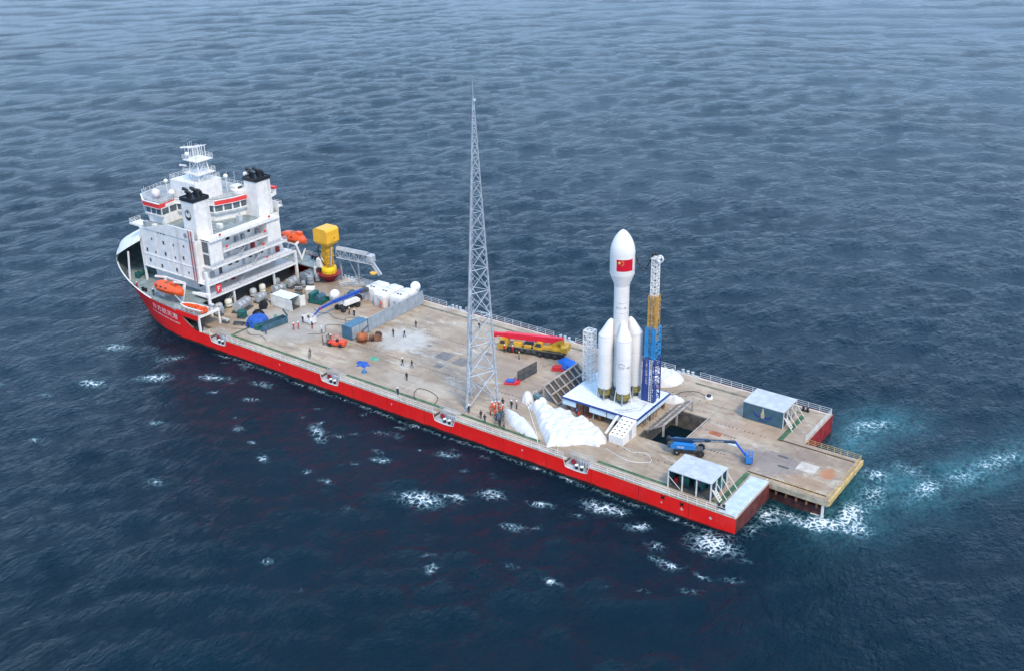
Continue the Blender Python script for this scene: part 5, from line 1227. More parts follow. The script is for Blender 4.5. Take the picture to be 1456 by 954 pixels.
# ------------------------------------------------------------------ winches and drums forward
def winch(name, label, loc, r, w, rz=0, m_=lgrey, n=1, group='mooring winches below the superstructure'):
    t = thing(name, label, 'winch', loc, rz, group)
    part('bed', MB().box(-r*1.15,r*1.15,-w*n*.62,w*n*.62,0,.25), dgrey, t)
    for k in range(n):
        y = (k-(n-1)/2)*w*1.1
        part('drum', MB().lathe([(r*.6,y-w*.4),(r*.6,y+w*.4)],18,(0,0,r+.25),'y'), m_, t, True)
        for s in (-1,1): part('flange', MB().lathe([(r,y+s*w*.42-.05),(r,y+s*w*.42+.05)],20,(0,0,r+.25),'y'), m_, t, True)
    part('gearbox', MB().bbox(-r*.7,r*.7,w*n*.55,w*n*.55+.7,.2,r*1.5+.2), grey, t); part('motor', MB().lathe([(.3,w*n*.55+.7),(.3,w*n*.55+1.4)],12,(0,0,r+.1),'y'), teal, t, True)
    return t
winch('triple_winch', 'triple grey drum winch beside the teal gearbox near the port post', (-125.7,-6.8,0), 1.15, 1.3, 15, M('winch_silver', (.50,.52,.54), .45, .3), 3)
winch('drum_winch', 'low grey winch left of the weathered white container', (-125.8,-1.3,0), .95, 1.1, 8, lgrey, 2)
winch('drum_winch', 'grey winch behind the weathered white container', (-126.2,4.4,0), 1.0, 1.2, -5, lgrey, 2)
winch('drum_winch', 'grey winch under the overhang behind the tilted crate', (-126.4,9.0,0), 1.05, 1.2, 5, lgrey, 2)
winch('drum_winch', 'tall grey winch between tilted crate and maroon crane base', (-125.6,13.2,0), 1.3, 1.3, 0, M('winch_blue_grey', (.26,.29,.32), .5, var=.15), 2)
winch('drum_winch', 'small grey winch just inside the far post of the overhang', (-127.2,17.2,0), .9, 1.0, 0, grey, 1)
winch('drum_winch', 'grey winch just inside the near white post', (-128.0,-11.8,0), .95, 1.2, 0, lgrey, 1)
def tank(label, loc, r, h, m_):
    t = thing('air_tank', label, 'tank', loc, 0, 'upright grey tanks below the overhang'); part('shell', MB().lathe([(r*.5,.15),(r,.4),(r,h-.4),(r*.75,h-.12),(r*.3,h)],18), m_, t, True); part('collar', MB().lathe([(r*1.03,h*.5-.05),(r*1.03,h*.5+.05)],18), dgrey, t, True); part('valve', MB().tube((0,0,h),(0,0,h+.3),.1), dgrey, t)
    for i in range(3): part('foot', MB().beam((r*.7*math.cos(i*2.1),r*.7*math.sin(i*2.1),0),(r*.7*math.cos(i*2.1),r*.7*math.sin(i*2.1),.5),.15), dgrey, t)
tank('upright grey tank beside the near post under the overhang', (-129.4,-10.2,0), .85, 2.0, lgrey); tank('cream upright tank second from the near post under the overhang', (-129.5,-7.4,0), .85, 2.0, cream)
tank('grey upright tank midway under the overhang', (-129.4,-.2,0), .8, 2.1, lgrey); tank('cream upright tank behind the white container', (-129.4,2.6,0), .75, 2.2, cream)
tank('blue-grey upright tank farthest along the overhang', (-129.3,7.0,0), .8, 2.2, M('winch_blue_grey', (.26,.29,.32), .5))
t = thing('gear_housing', 'teal winch gear housing on the green deck line', 'gearbox', (-122.6,-9.6,0), 20); part('body', MB().bbox(-.9,.9,-.7,.7,.2,1.7,.15), teal, t); part('shaft', MB().tube((0,-1.3,1),(0,1.3,1),.2), dgrey, t); part('bed', MB().box(-1,1,-.9,.9,0,.2), dgrey, t)
t = thing('rope_pile', 'dark coil of mooring rope in front of the triple winch', 'rope coil', (-121.0,-6.4,0)); 
for k in range(4): part('coil', MB().path([((1.4-.22*k)*math.cos(a*.4),(1.0-.12*k)*math.sin(a*.4),.15+.2*k) for a in range(17)],.16), black, t)
t = thing('cable_reel', 'black hose reel beside the grey twin winch', 'reel', (-121.9,-4.0,0), 40)
for s in (-1,1): part('flange', MB().lathe([(.95,s*.5-.05),(.95,s*.5+.05)],20,(0,0,1.0),'y'), black, t, True)
part('core', MB().lathe([(.6,-.5),(.6,.5)],16,(0,0,1.0),'y'), dgrey, t, True); part('stand', MB().box(-.7,.7,-.6,.6,0,.2), lgrey, t)
t = thing('winch_skid', 'green winch skid behind the white radome stand', 'machine', (-114.7,6.0,0), 10)
part('frame', MB().box(-1.8,1.8,-1.6,-1.4,0,.9).box(-1.8,1.8,1.4,1.6,0,.9).box(-1.8,1.8,-1.6,1.6,0,.2), teal, t); part('drum', MB().lathe([(.8,-1.2),(.8,1.2)],18,(.4,0,1.1),'y'), tealgrey, t, True); part('housing', MB().bbox(-1.8,-.7,-1.4,1.4,.2,2.2,.1), teal, t); part('motor', MB().bbox(.9,1.8,-1,.4,.2,1.0), teal, t)
t = thing('winch_skid', 'low green machine under the blue boom root', 'machine', (-110.0,11.6,0), 20); part('frame', MB().bbox(-1.3,1.3,-1.1,1.1,0,.7), teal, t); part('drum', MB().lathe([(.7,-.9),(.7,.9)],16,(0,0,1.1),'y'), tealgrey, t, True); part('guard', MB().rail([(-1.2,-1,.7),(1.2,-1,.7)],.9,2,.8), teal, t)
t = thing('hose_drum', 'dark green drum standing beside the open white container', 'drum', (-118.6,3.6,0), 60); part('drum', MB().lathe([(1.0,-.35),(1.0,.35)],20,(0,0,1.0),'y'), teal, t, True); part('hub', MB().lathe([(.3,-.5),(.3,.5)],12,(0,0,1.0),'y'), dgrey, t, True); part('stand', MB().box(-.7,.7,-.5,.5,0,.2), dgrey, t)
for i, (x, y, r_, h, lab) in enumerate(((-123.6,12.2,.9,2.6,'tall blue-grey upright tank right behind the tilted crate'),(-123.4,14.4,.7,2.2,'shorter blue-grey upright tank nearest the maroon crane base'),(-125.2,16.0,.8,2.4,'blue-grey upright tank at the corner of the far deck frame'),(-123.9,10.2,.55,1.7,'small blue-grey upright tank left of the tall one'))):
    tank(lab, (x,y,0), r_, h, M('winch_blue_grey', (.26,.29,.32), .5))
def pipe_rack(lab, loc, rz, m_, n_):
    t = thing('pipe_rack', lab, 'pipe rack', loc, rz, 'pipe racks forward')
    for k in range(n_): part('pipe', MB().tube((-1.3+.1*(k%3),-.5+k*.24,.35+.18*(k%2)),(1.4-.12*(k%2),-.5+k*.24,.35+.18*(k%2)),.1), m_, t, True)
    for x in (-.9,.9): part('cradle', MB().box(x-.08,x+.08,-.7,.7,0,.3), dgrey, t)
pipe_rack('low rack of dark pipes in front of the teal gear housing', (-120.2,-12.6,0), 25, dgrey, 5)
pipe_rack('low rack of pale pipes left of the white container', (-123.6,.6,0), 80, lgrey, 5)
pipe_rack('rack of rusty pipes between white container and tilted crate', (-121.8,6.0,0), 60, rust, 5)
def valve_block(lab, loc, rz, m_):
    t = thing('valve_block', lab, 'valve block', loc, rz, 'valve blocks forward')
    part('base', MB().bbox(-.8,.8,-.5,.5,0,.5), dgrey, t)
    for k in range(4): part('valve', MB().lathe([(.16,.5),(.16,.9),(.28,.92),(.28,1.0)],10,(-.6+k*.4,0,0)), m_, t, True)
    part('manifold', MB().tube((-.9,.3,.75),(.9,.3,.75),.13), m_, t, True)
valve_block('grey valve block under the near balcony edge', (-127.4,-4.0,0), 10, lgrey)
valve_block('grey valve block behind the white container end', (-124.2,3.2,0), -20, grey)
valve_block('grey valve block beside the rusty pipe rack', (-123.2,8.0,0), 30, lgrey)
valve_block('cream valve block beside the near white post', (-123.4,-13.6,0), 0, cream)
# tank truck body of the screen area: rust tank and reel
t = thing('mixing_drum', 'rusty orange round drum with black spout leaning at the screen wall end', 'drum', (-91.9,-4.2,0), 15)
part('drum', MB().lathe([(.5,.15),(1.0,.5),(1.2,1.1),(1.05,1.7),(.7,2.0)],18), rustor, t, True); part('spout', MB().path([(0,0,1.9),(.2,.1,2.5),(.5,.5,2.8),(.8,1.0,3.1),(.9,1.3,3.4)],.18,8), dgrey, t, True); part('cradle', MB().box(-1,1,-.8,.8,0,.18), rust, t)
t = thing('hose_reel', 'dark rusty hose reel machine beside the orange drum', 'reel', (-89.9,-2.0,0), 35)
for s in (-1,1): part('flange', MB().lathe([(.8,s*.7-.06),(.8,s*.7+.06)],18,(.3,0,.9),'y'), rust, t, True)
part('winding', MB().lathe([(.55,-.7),(.55,.7)],16,(.3,0,.9),'y'), black, t, True); part('frame', MB().beam((-1.6,-.5,.2),(1.2,-.5,.2),.15).beam((-1.6,.5,.2),(1.2,.5,.2),.15).beam((-1.6,-.5,.2),(-1.6,.5,.2),.15), rust, t); part('engine', MB().bbox(-1.5,-.6,-.45,.45,.25,1.2), rust, t)
for x, y in ((-.9,-.6),(-.9,.6)): wheel(t, x, y, .35, .2, rust)

# ------------------------------------------------------------------ tarpaulin heaps
def heap(name, label, cat, P, hgt, m_, seed, res=.3, ridge=1.0, edge=1.6):
    """cloth thrown over gear: outline P (x,y), height from distance to the edge with folds"""
    rg = np.random.default_rng(seed); P = np.array(P, float); n = len(P)
    x0, y0 = P.min(0)-.1; x1, y1 = P.max(0)+.1
    xs_ = np.arange(x0, x1+res, res); ys_ = np.arange(y0, y1+res, res); X, Y = np.meshgrid(xs_, ys_, indexing='ij')
    ins = np.zeros(X.shape, bool); D = np.full(X.shape, 1e9); NX = X.copy(); NY = Y.copy()
    for i in range(n):
        (ax, ay), (bx, by) = P[i], P[(i+1)%n]
        c = ((ay > Y) != (by > Y)) & (X < (bx-ax)*(Y-ay)/((by-ay) if by != ay else 1e-9)+ax); ins ^= c
        tt = np.clip(((X-ax)*(bx-ax)+(Y-ay)*(by-ay))/((bx-ax)**2+(by-ay)**2), 0, 1); d_ = np.hypot(X-ax-tt*(bx-ax), Y-ay-tt*(by-ay)); cl = d_ < D; NX[cl] = (ax+tt*(bx-ax))[cl]; NY[cl] = (ay+tt*(by-ay))[cl]; D = np.minimum(D, d_)
    D = np.where(ins, D, -D)
    Z = np.zeros_like(X)
    for k in range(16):
        th = rg.uniform(0, 6.28); lam = rg.uniform(.7, 2.6); Z += lam*.075*(1-np.abs(np.sin((X*math.cos(th)+Y*math.sin(th)+.5*np.sin(Y*.9+k))*3.14/lam+rg.uniform(0,6))))*ridge
    H = hgt*np.clip(D/edge, 0, 1)**.6
    Zf = np.where(D > 0, H*.8+Z*np.clip(D/.7, 0, 1)*.62, 0)+.012
    idx = -np.ones(X.shape, int); vv = []; ff = []
    out = D < 0; X = np.where(out, NX, X); Y = np.where(out, NY, Y); Zf = np.where(out, .012, Zf); ok = D > -res*1.45
    for i, j in np.argwhere(ok): idx[i,j] = len(vv); vv.append((X[i,j], Y[i,j], float(Zf[i,j])))
    for i in range(X.shape[0]-1):
        for j in range(X.shape[1]-1):
            q = (idx[i,j], idx[i+1,j], idx[i+1,j+1], idx[i,j+1])
            if min(q) >= 0: ff.append(q)
    c = P.mean(0); t = thing(name, label, cat, (c[0],c[1],0))
    me_mb = MB().add(vv, ff); o = part('cover', me_mb, m_, t, False, world=True)
    for p in o.data.polygons: p.use_smooth = True
    return t
heap('tarpaulin_heap', 'big rumpled white tarpaulin heap between launch table and near rail', 'tarpaulin', [(-46.9,-5.6),(-45.6,-4.9),(-44.4,-5.2),(-43.4,-6.6),(-41.6,-6.9),(-40.0,-6.2),(-38.4,-6.4),(-37.2,-7.5),(-35.6,-7.0),(-33.9,-7.3),(-32.6,-8.3),(-31.2,-8.4),(-30.0,-9.6),(-28.9,-10.2),(-28.3,-11.6),(-29.0,-12.4),(-28.6,-13.2),(-31.4,-14.0),(-33.6,-16.3),(-35.2,-17.4),(-36.1,-18.3),(-37.0,-17.2),(-39.4,-15.0),(-41.0,-13.6),(-42.6,-11.8),(-44.3,-10.0),(-46,-8.9),(-47.2,-8.2),(-46.2,-7.0)], 1.0, tarpw, 4, .17, 1.25, .9)
heap('tarpaulin_heap', 'smooth white covered shell beside the standing crowd', 'tarpaulin', [(-50.2,-11.4),(-48.6,-11.6),(-46.4,-12.0),(-43.4,-13.2),(-41.0,-14.8),(-38.7,-17.0),(-41.2,-17.1),(-43.6,-16.6),(-46.2,-15.4),(-48.6,-13.6)], 1.7, tarpw, 9, .2, .6, 2.0)
heap('tarpaulin_heap', 'white tarpaulin heap beyond the launch table by the far rail', 'tarpaulin', [(-34.2,17.6),(-33.0,18.6),(-30.6,18.2),(-28.4,17.2),(-28.0,15.4),(-28.9,13.2),(-30.6,12.0),(-33.2,12.0),(-35.2,14.2)], 1.1, tarpw, 6, .18, 1.3, .9)
heap('tarpaulin_flap', 'small white tarpaulin bundle at the far corner of the launch table', 'tarpaulin', [(-26.9,7.0),(-25.2,7.4),(-23.9,8.2),(-24.4,9.8),(-26.6,9.6),(-28.2,8.4)], .8, tarpw, 8, .18, 1.2, .8)
heap('tarpaulin_bundle', 'small white bundle standing off the tip of the big tarpaulin heap', 'tarpaulin', [(-49.3,-5.2),(-47.9,-5.0),(-47.1,-6.4),(-47.6,-7.9),(-49.0,-7.6),(-49.8,-6.4)], 2.0, tarpw, 12, .2, .6, .8)
heap('blue_heap', 'royal blue tarpaulin over gear in front of the near winches', 'tarpaulin', [(-118.4,-12.6),(-116,-12.6),(-114.2,-11.4),(-114.4,-9.0),(-116,-7.8),(-118.4,-8.4),(-119.2,-10.4)], 2.0, bluetarp, 14, .25, .9, .8)
heap('blue_cover', 'bright blue tarpaulin cover behind the mobile crane', 'tarpaulin', [(-53.2,10.6),(-51.6,12.0),(-48.6,11.4),(-48.4,9.6),(-50.2,8.9)], .9, M('bright_blue_tarp', (.015,.16,.62), .5, var=.12, bump=.3), 15, .25, .8, .8)
heap('blue_sheet', 'crumpled royal blue sheet lying alone on the open deck', 'tarpaulin', [(-86.2,-12.3),(-85.2,-12.6),(-85.0,-13.6),(-84.3,-12.9),(-83.0,-13.3),(-83.4,-12.3),(-82.6,-11.8),(-83.7,-11.5),(-84.2,-10.9),(-84.9,-11.5),(-86.0,-11.4)], .28, bluetarp, 16, .15, .8, .5)
heap('green_sheet', 'flat green sheet lying near the royal blue sheet', 'tarpaulin', [(-85.6,-9.2),(-84,-9.8),(-83.0,-9.0),(-83.6,-8.2),(-85.2,-8.2)], .12, M('green_sheet', (.10,.34,.22), .6, var=.2), 17, .2, .3, .5)
heap('blue_bag', 'small blue bag near the green deck line abeam the blue sheet', 'bag', [(-82.3,-15.0),(-81.5,-15.0),(-81.3,-14.3),(-81.8,-13.9),(-82.4,-14.2)], .9, M('blue_bag', (.03,.14,.32), .6), 18, .15, .5, .5)
for lab, x, y, c1, c2 in (('red and blue folded mat at the end of the mesh fence', -55.2,-2.1,'b','r'), ('red and blue folded mat beside the bright blue cover', -50.9,7.7,'r','b')):
    t = thing('folded_mat', lab, 'mat', (x,y,0), 25); part('lower_fold', MB().bbox(-1.3,1.2,-.9,.8,0,.35), red, t); part('upper_fold', MB().bbox(-1.0,.6,-.7,.6,.35,.7), blue if c1 == 'b' else red, t); part('side_fold', MB().bbox(.5,1.6,-.5,1.0,0,.5), red if c2 == 'r' else blue, t)
t = thing('open_skip', 'long slate teal open skip tipped beside the blue tarpaulin', 'skip', (-113.3,-9.3,0), 82)
part('floor', MB().box(-3.2,3.2,-.9,.9,.1,.2), tealgrey, t)
for y in (-.9,.9): part('side', MB().beam((-3.3,y,.75),(3.3,y,.75),.08,1.3), tealgrey, t)
part('end', MB().beam((3.25,-.9,.8),(3.25,.9,.8),.08,1.4), tealgrey, t); part('end', MB().beam((3.3,-1.0,1.7),(3.5,.9,2.6),.1,.5), tealgrey, t); part('bucket_body', MB().bbox(-3.6,-1.8,.6,1.9,0,1.1,.15), teal, t)
t = thing('green_barrel', 'pale green barrel behind the slate teal skip', 'barrel', (-115.2,-6.6,0)); part('body', MB().lathe([(.38,0),(.4,.1),(.4,1.15),(.36,1.25)],16), M('pale_green', (.16,.38,.30), .5), t, True); part('cap', MB().lathe([(.2,1.25),(.2,1.35)],10), M('pale_green', (.16,.38,.30), .5), t, True)

# mesh fence by the tower
t = thing('mesh_fence', 'freestanding dark mesh fence panel between tower and mobile crane', 'fence', (-53.9,1.3,0))
a, b_ = Vector((-54.2,-1.4,0)), Vector((-53.6,4.0,0))
for k in range(4): p = a.lerp(b_, k/3); part('post', MB().beam(p, p+Vector((0,0,2.5)), .12), dgrey, t, world=True)
for z in (.1,1.25,2.45): part('rail', MB().beam(a+Vector((0,0,z)), b_+Vector((0,0,z)), .07), dgrey, t, world=True)
mb = MB()
for k in range(46): p = a.lerp(b_, (k+.5)/46); mb.beam(p+Vector((0,0,.1)), p+Vector((0,0,2.45)), .045)
for k in range(12): mb.beam(a+Vector((0,0,.2+.19*k)), b_+Vector((0,0,.2+.19*k)), .03)
part('mesh_wires', mb, dgrey, t, world=True, kind='stuff')
for k in (0,3): p = a.lerp(b_, k/3); part('brace', MB().beam(p+Vector((0,0,1.8)), p+Vector((-1.3,-.2,.05)), .08), dgrey, t, world=True)

# ------------------------------------------------------------------ small deck fittings
def bollard(label, x, y, group='mooring bollards along the rails'):
    t = thing('bollard', label, 'bollard', (x,y,0), 0, group); part('base', MB().box(-.7,.7,-.3,.3,0,.12), black, t)
    for s in (-.4,.4): part('post', MB().lathe([(.2,.12),(.2,.6),(.27,.66),(.27,.78)],14,(s,0,0)), black, t, True)
bollard('black twin bollard by the near rail aft of the open shed', -3.2,-18.5); bollard('black twin bollard by the far rail aft of the closed shed', -4.6,18.4)
bollard('black twin bollard by the far rail behind the mobile crane', -46.6,18.6)
t = thing('mushroom_vent', 'white mushroom vent with dark cap on the far after deck', 'vent', (-21.2,13.2,0)); part('coaming', MB().lathe([(.75,0),(.7,.3),(.5,.35)],18), offwhite, t, True); part('cap', MB().lathe([(.35,.3),(.45,.55),(.3,.75)],16), black, t, True)
t = thing('floodlight', 'yellow floodlight head on a post at the near rail beside the tarpaulin', 'light', (-33.2,-19.2,0)); part('post', MB().tube((0,0,0),(0,0,1.6),.06), railm, t); part('lamp_head', MB().ball((0,0,1.75),.32), M('lamp_cream', (.8,.75,.45), .4), t, True)
for i, (pts, r_, m_, lab) in enumerate((
    ([(-62,-17.2),(-63,-14.8),(-66,-13.6),(-68.5,-14),(-67.6,-16.3),(-66,-17.6)],.06,black,'thin black hose looped on the deck between tower and near rail'),
    ([(-25.5,-10.9),(-23,-11.5),(-21,-10.6),(-19,-12.5),(-21.5,-14.2),(-24.5,-13.9),(-27.5,-13.0)],.05,offwhite,'thin white cable snaking on the deck below the vent housing'),
    ([(-47.8,-7.5),(-45.8,-9.5),(-44.2,-11.2),(-42,-13.5),(-40,-15.6),(-38.2,-17.9)],.07,offwhite,'pale rope lying between the two near tarpaulin heaps'),
    ([(-104,-8),(-101.5,-5.5),(-104,-2.5),(-101,0),(-103,2.5),(-100,5)],.05,black,'black cable trailing from the blue boom to the blue container'),
    ([(-113,2.6),(-110,1.5),(-108,2.4),(-105,1.2),(-101,2.0)],.05,dgrey,'dark cable along the deck beside the blue boom'),
    ([(-120,-15),(-117,-13.8),(-114,-15),(-112,-14),(-109,-15.2)],.05,dgrey,'dark cable winding past the slate skip'),
    ([(-14,-9),(-10,-10.4),(-7,-9.2)],.04,offwhite,'white cord lying behind the open shed'),
    ([(-21.5,13.2),(-24,14.2),(-26.4,12.5),(-27,9.8)],.05,black,'black cable from the mushroom vent to the far tarpaulin'))):
    P = [Vector((x,y,r_)) for x, y in pts]; Q = []
    for k in range(len(P)-1):
        p0, p1, p2, p3 = P[max(0,k-1)], P[k], P[k+1], P[min(len(P)-1,k+2)]
        for q in range(6):
            u = q/6; Q.append(.5*((2*p1)+(p2-p0)*u+(2*p0-5*p1+4*p2-p3)*u*u+(3*p1-p0-3*p2+p3)*u**3))
    Q.append(P[-1]); c = P[0]
    o = part('deck_cable', MB().path(Q, r_, 5), m_, None, True, loc=c); tag(o, lab, 'cable', 'cables lying on deck')
t = thing('cable_trolley', 'grey wheeled cable trolley beside the white bundle', 'trolley', (-47.0,-5.2,0), -20); part('body', MB().bbox(-.7,.7,-.5,.5,.4,1.3), M('trolley_teal', (.10,.18,.20), .5), t)
for x in (-.45,.45): wheel(t, x, -.45, .2, .12, grey)
part('handle', MB().rail([(-.7,-.4,1.2),(-.7,.4,1.2)],.5,1,.8), offwhite, t)

# ------------------------------------------------------------------ people
def person_mesh(pose):
    v = [(0,0,.95),(0,0,1.18),(0,0,1.42),(0,0,1.52),(0,0,1.66),(0,0,1.72)]; r_ = [(.15,.12),(.15,.11),(.17,.11),(.06,.06),(.10,.11),(.06,.07)]; e = [(0,1),(1,2),(2,3),(3,4),(4,5)]
    leg = {'stand':(.02,.02),'walk':(.22,-.22),'work':(.12,-.05),'cross':(.03,-.02)}[pose]
    for s, f in ((-1,leg[0]),(1,leg[1])):
        b_ = len(v); v += [(s*.09,0,.9),(s*.10,f*.5+.02,.48),(s*.10,f-.02,.09),(s*.10,f+.13,.05)]; r_ += [(.095,.1),(.065,.07),(.05,.055),(.045,.04)]; e += [(0,b_),(b_,b_+1),(b_+1,b_+2),(b_+2,b_+3)]
    for s in (-1,1):
        b_ = len(v)
        if pose == 'work': P = [(s*.2,0,1.4),(s*.27,.16,1.2),(s*.2,.38,1.2),(s*.19,.46,1.2)]
        elif pose == 'walk': P = [(s*.2,0,1.4),(s*.26,-s*.12,1.15),(s*.25,-s*.2+.1,.93),(s*.25,-s*.22+.13,.85)]
        elif pose == 'cross': P = [(s*.2,0,1.4),(s*.32,.04,1.17),(s*.12,.2,1.12),(s*.04,.22,1.13)]
        else: P = [(s*.2,0,1.4),(s*.27,-.02,1.14),(s*.26,.05,.9),(s*.25,.07,.81)]
        v += P; r_ += [(.065,.07),(.05,.05),(.038,.038),(.035,.03)]; e += [(2,b_),(b_,b_+1),(b_+1,b_+2),(b_+2,b_+3)]
    me = bpy.data.meshes.new('person'); me.from_pydata(v, e, []); o = bpy.data.objects.new('person', me); col.objects.link(o)
    sk = o.modifiers.new('s','SKIN'); ss = o.modifiers.new('d','SUBSURF'); ss.levels = 1
    for i, sv in enumerate(me.skin_vertices[0].data): sv.radius = r_[i]; sv.use_root = (i == 0)
    bpy.context.view_layer.update(); dg = bpy.context.evaluated_depsgraph_get(); m2 = bpy.data.meshes.new_from_object(o.evaluated_get(dg)); bpy.data.objects.remove(o)
    m2.materials.clear()
    for _ in range(4): m2.materials.append(skinm)
    for p in m2.polygons:
        c = p.center; p.use_smooth = True
        if c.z > 1.5: p.material_index = 2
        elif c.z < .1: p.material_index = 3
        elif c.z < .93 and abs(c.x) < .2: p.material_index = 1
        elif abs(c.x) > .02 and pose != 'cross' and (c.z < .87 or c.y > .41): p.material_index = 2
        else: p.material_index = 0
    return m2
POSE = {k: person_mesh(k) for k in ('stand','walk','work','cross')}
helm = mesh_of('helmet', MB().lathe([(.15,1.66),(.165,1.67),(.13,1.69),(.125,1.75),(.09,1.81),(.02,1.835)],14), True)
hairm = mesh_of('hair', MB().lathe([(.115,1.62),(.118,1.68),(.11,1.74),(.07,1.785),(.02,1.795)],12), True)
CL = {'red':M('jacket_red',(.55,.03,.03),.8),'orange':M('jacket_orange',(.75,.12,.05),.8),'navy':M('jacket_navy',(.02,.03,.06),.8),'black':M('jacket_black',(.015,.015,.017),.8),'teal':M('jacket_teal',(.05,.12,.15),.8),'grey':M('jacket_grey',(.16,.16,.17),.8),'blue':M('jacket_blue',(.04,.12,.30),.8),'white':M('jacket_white',(.6,.6,.6),.8),'tan':M('jacket_tan',(.30,.22,.15),.8)}
HC = {'w':M('helmet_white',(.78,.78,.76),.4),'y':M('helmet_yellow',(.75,.45,.04),.4),'r':M('helmet_red',(.55,.04,.03),.4),'b':M('helmet_blue',(.04,.12,.4),.4),'h':M('hair_black',(.01,.01,.011),.6)}
PMAT = {'d':M('trousers_dark',(.02,.022,.03),.85),'n':M('trousers_navy',(.03,.04,.08),.85),'r':M('trousers_red',(.45,.03,.03),.85),'g':M('trousers_grey',(.12,.12,.12),.85),'o':M('trousers_orange',(.6,.1,.04),.85)}
boots = M('boots',(.012,.012,.012),.7)
def person(x, y, rz, pose, jk, tr, hd, label, group, z=0.0, sc=1.0):
    o = bpy.data.objects.new('person', POSE[pose]); col.objects.link(o); o.location = (x,y,z); o.rotation_euler = (0,0,R(rz)); o.scale = (sc,)*3
    for i, m_ in enumerate((CL[jk], PMAT[tr], skinm, boots)): o.material_slots[i].link = 'OBJECT'; o.material_slots[i].material = m_
    tag(o, label, 'person', group)
    h = bpy.data.objects.new('hair' if hd == 'h' else 'helmet', hairm if hd == 'h' else helm); col.objects.link(h); h.parent = o
    if not h.data.materials: h.data.materials.append(HC['h'])
    h.material_slots[0].link = 'OBJECT'; h.material_slots[0].material = HC[hd]
    return o
G = 'people at work on the deck'
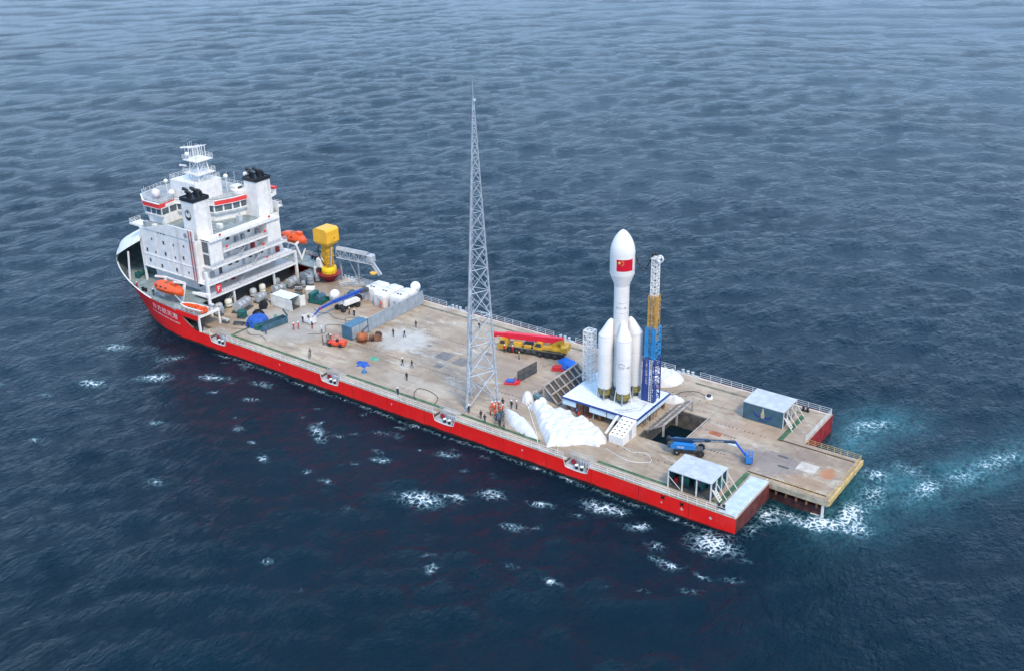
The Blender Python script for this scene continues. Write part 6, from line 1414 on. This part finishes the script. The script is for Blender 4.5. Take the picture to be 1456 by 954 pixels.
for a in ((-88.2,1.3,200,'work','black','d','h','person in black bending to a dark case near the orange drum'),
 (-86.0,2.3,120,'walk','black','d','w','person in black with white helmet walking, right of the dark case'),
 (-86.9,7.1,60,'work','black','g','h','person in black with arms raised alone before the screen wall'),
 (-77.5,-8.1,110,'walk','black','d','w','left of two people in black striding side by side amidships'),
 (-75.3,-7.8,110,'walk','black','d','h','right of two people in black striding side by side amidships'),
 (-72.6,-12.5,200,'stand','black','d','h','lone person in black standing on the open deck left of the tower'),
 (-69.9,-18.2,0,'stand','navy','d','w','person with white helmet standing at the near rail left of the tower'),
 (-95.2,-16.2,70,'work','tan','g','h','person in tan standing on the green line near the near rail'),
 (-96.0,-15.2,-100,'stand','grey','d','h','person in grey beside the person in tan by the near rail'),
 (-75.3,14.1,40,'walk','black','d','h','person in black walking near the far rail behind the tower'),
 (-50.1,-17.3,30,'stand','navy','d','h','person in navy at the near rail between tower foot and crowd'),
 (-50.9,-14.5,190,'walk','tan','d','h','person in tan walking between tower foot and crowd'),
 (-54.6,-16.1,90,'stand','navy','d','w','person with white helmet right beside the near tower foot'),
 (-59.8,6.9,150,'stand','tan','n','y','person standing in front of the mobile crane wheels'),
 (-108.0,-8.2,60,'work','red','r','w','front of two people in red beside the basket'),
 (-107.6,-7.2,-60,'stand','red','r','w','rear of two people in red beside the basket'),
 (-105.2,-5.5,180,'stand','navy','r','h','person in navy standing at the corner of the white basket'),
 (-101.9,-6.0,20,'stand','white','g','w','person in white walking beside the forklift forks'),
 (-97.2,-8.0,90,'work','black','d','w','person in black standing over the forklift mast'),
 (-98.0,-9.6,-30,'stand','grey','d','h','person in grey behind the forklift'),
 (-103.7,4.4,100,'work','grey','d','w','person in grey crouched at the white lift wheel'),
 (-102.9,4.9,-70,'stand','red','d','h','person in red beside the white lift wheel'),
 (-102.2,4.3,10,'stand','navy','d','w','person in navy beside the person in red at the white lift'),
 (-62.6,8.6,20,'work','red','r','w','person in red under the crane boom tip behind the tower'),
 (-64.2,8.0,200,'stand','red','d','w','second person in red left of the crane cab behind the tower'),
 (-100.4,11.0,30,'stand','orange','o','h','person in orange standing before the middle white cabin'),
 (-117.0,-12.9,0,'stand','navy','n','h','person in navy in front of the royal blue tarpaulin'),
 (-111.4,-13.0,30,'stand','blue','n','b','person in blue at the near end of the slate skip'),
 (-36.9,-6.9,100,'stand','red','n','h','person in red under the launch table edge'),
 (-37.4,-6.7,-70,'stand','navy','d','b','person in navy beside the person in red under the launch table'),
 (-148.5,-17.0,0,'stand','red','r','w','person in red on the foredeck forward of the lifeboat'),
 (-142.0,-17.6,60,'stand','navy','d','w','person in navy on the foredeck by the lifeboat bow')): person(*a, G, 3.4 if a[0] < -140 else 0)
for a in ((-108.6,-4.9,0,'stand','navy','d','w','left person riding in the white basket of the blue boom'),(-107.9,-3.9,60,'stand','navy','d','y','right person riding in the white basket of the blue boom')): person(*a, G, .35)
# the crowd by the covered shell
rng = random.Random(21); spots = []
C1 = 'crowd standing beside the covered shell'
k = 0
for (bx, by, n_, cols_, lab) in ((-50.6,-13.2,9,('orange','red','orange'),'person in orange-red jacket in the tight crowd beside the covered shell'),(-48.6,-15.0,8,('teal','teal','navy'),'person in dark teal jacket in the tight crowd beside the covered shell')):
    grp = []
    for i in range(n_):
        for _ in range(60):
            x = bx+rng.uniform(-1.2,1.2)+(i/n_-.5)*.6; y = by+rng.uniform(-1.7,1.2)
            if all((x-a)**2+(y-b_)**2 > .36 for a, b_ in spots): break
        spots.append((x,y)); jk = 'orange' if 'orange' in lab else 'teal'
        grp.append(person(x, y, rng.uniform(0,360), rng.choice(['stand','cross','work','stand']), jk, rng.choice(['d','n','g']) if jk == 'teal' else rng.choice(['o','d','o']), rng.choice(['r','w','h']) if jk == 'orange' else rng.choice(['h','b','h']), lab, C1, 0, rng.uniform(.96,1.06)))
    for o, w_ in zip(sorted(grp, key=lambda o: o.location.y), ('nearest the rail','second from the rail','third from the rail','fourth from the rail','fifth from the rail','sixth from the rail','seventh from the rail','eighth from the rail','farthest from the rail')):
        o['label'] = 'person in %s jacket, %s among the %s crowd' % (('orange-red', w_, 'orange') if 'orange' in lab else ('dark teal', w_, 'teal'))
for a in ((-51.0,-10.6,200,'stand','black','d','h','person in black behind the crowd at the tower leg'),(-49.2,-10.4,180,'stand','navy','d','w','person with white helmet behind the tip of the covered shell'),(-48.3,-10.0,160,'stand','tan','d','w','person in tan behind the tip of the covered shell'),
          (-47.0,-16.9,20,'stand','navy','d','h','person in navy between crowd and near rail'),(-45.9,-17.3,40,'stand','grey','d','h','person in grey closest to the rail beside the covered shell'),(-51.5,-16.6,60,'stand','black','d','h','person in black at the near side of the orange crowd')): person(*a, G)
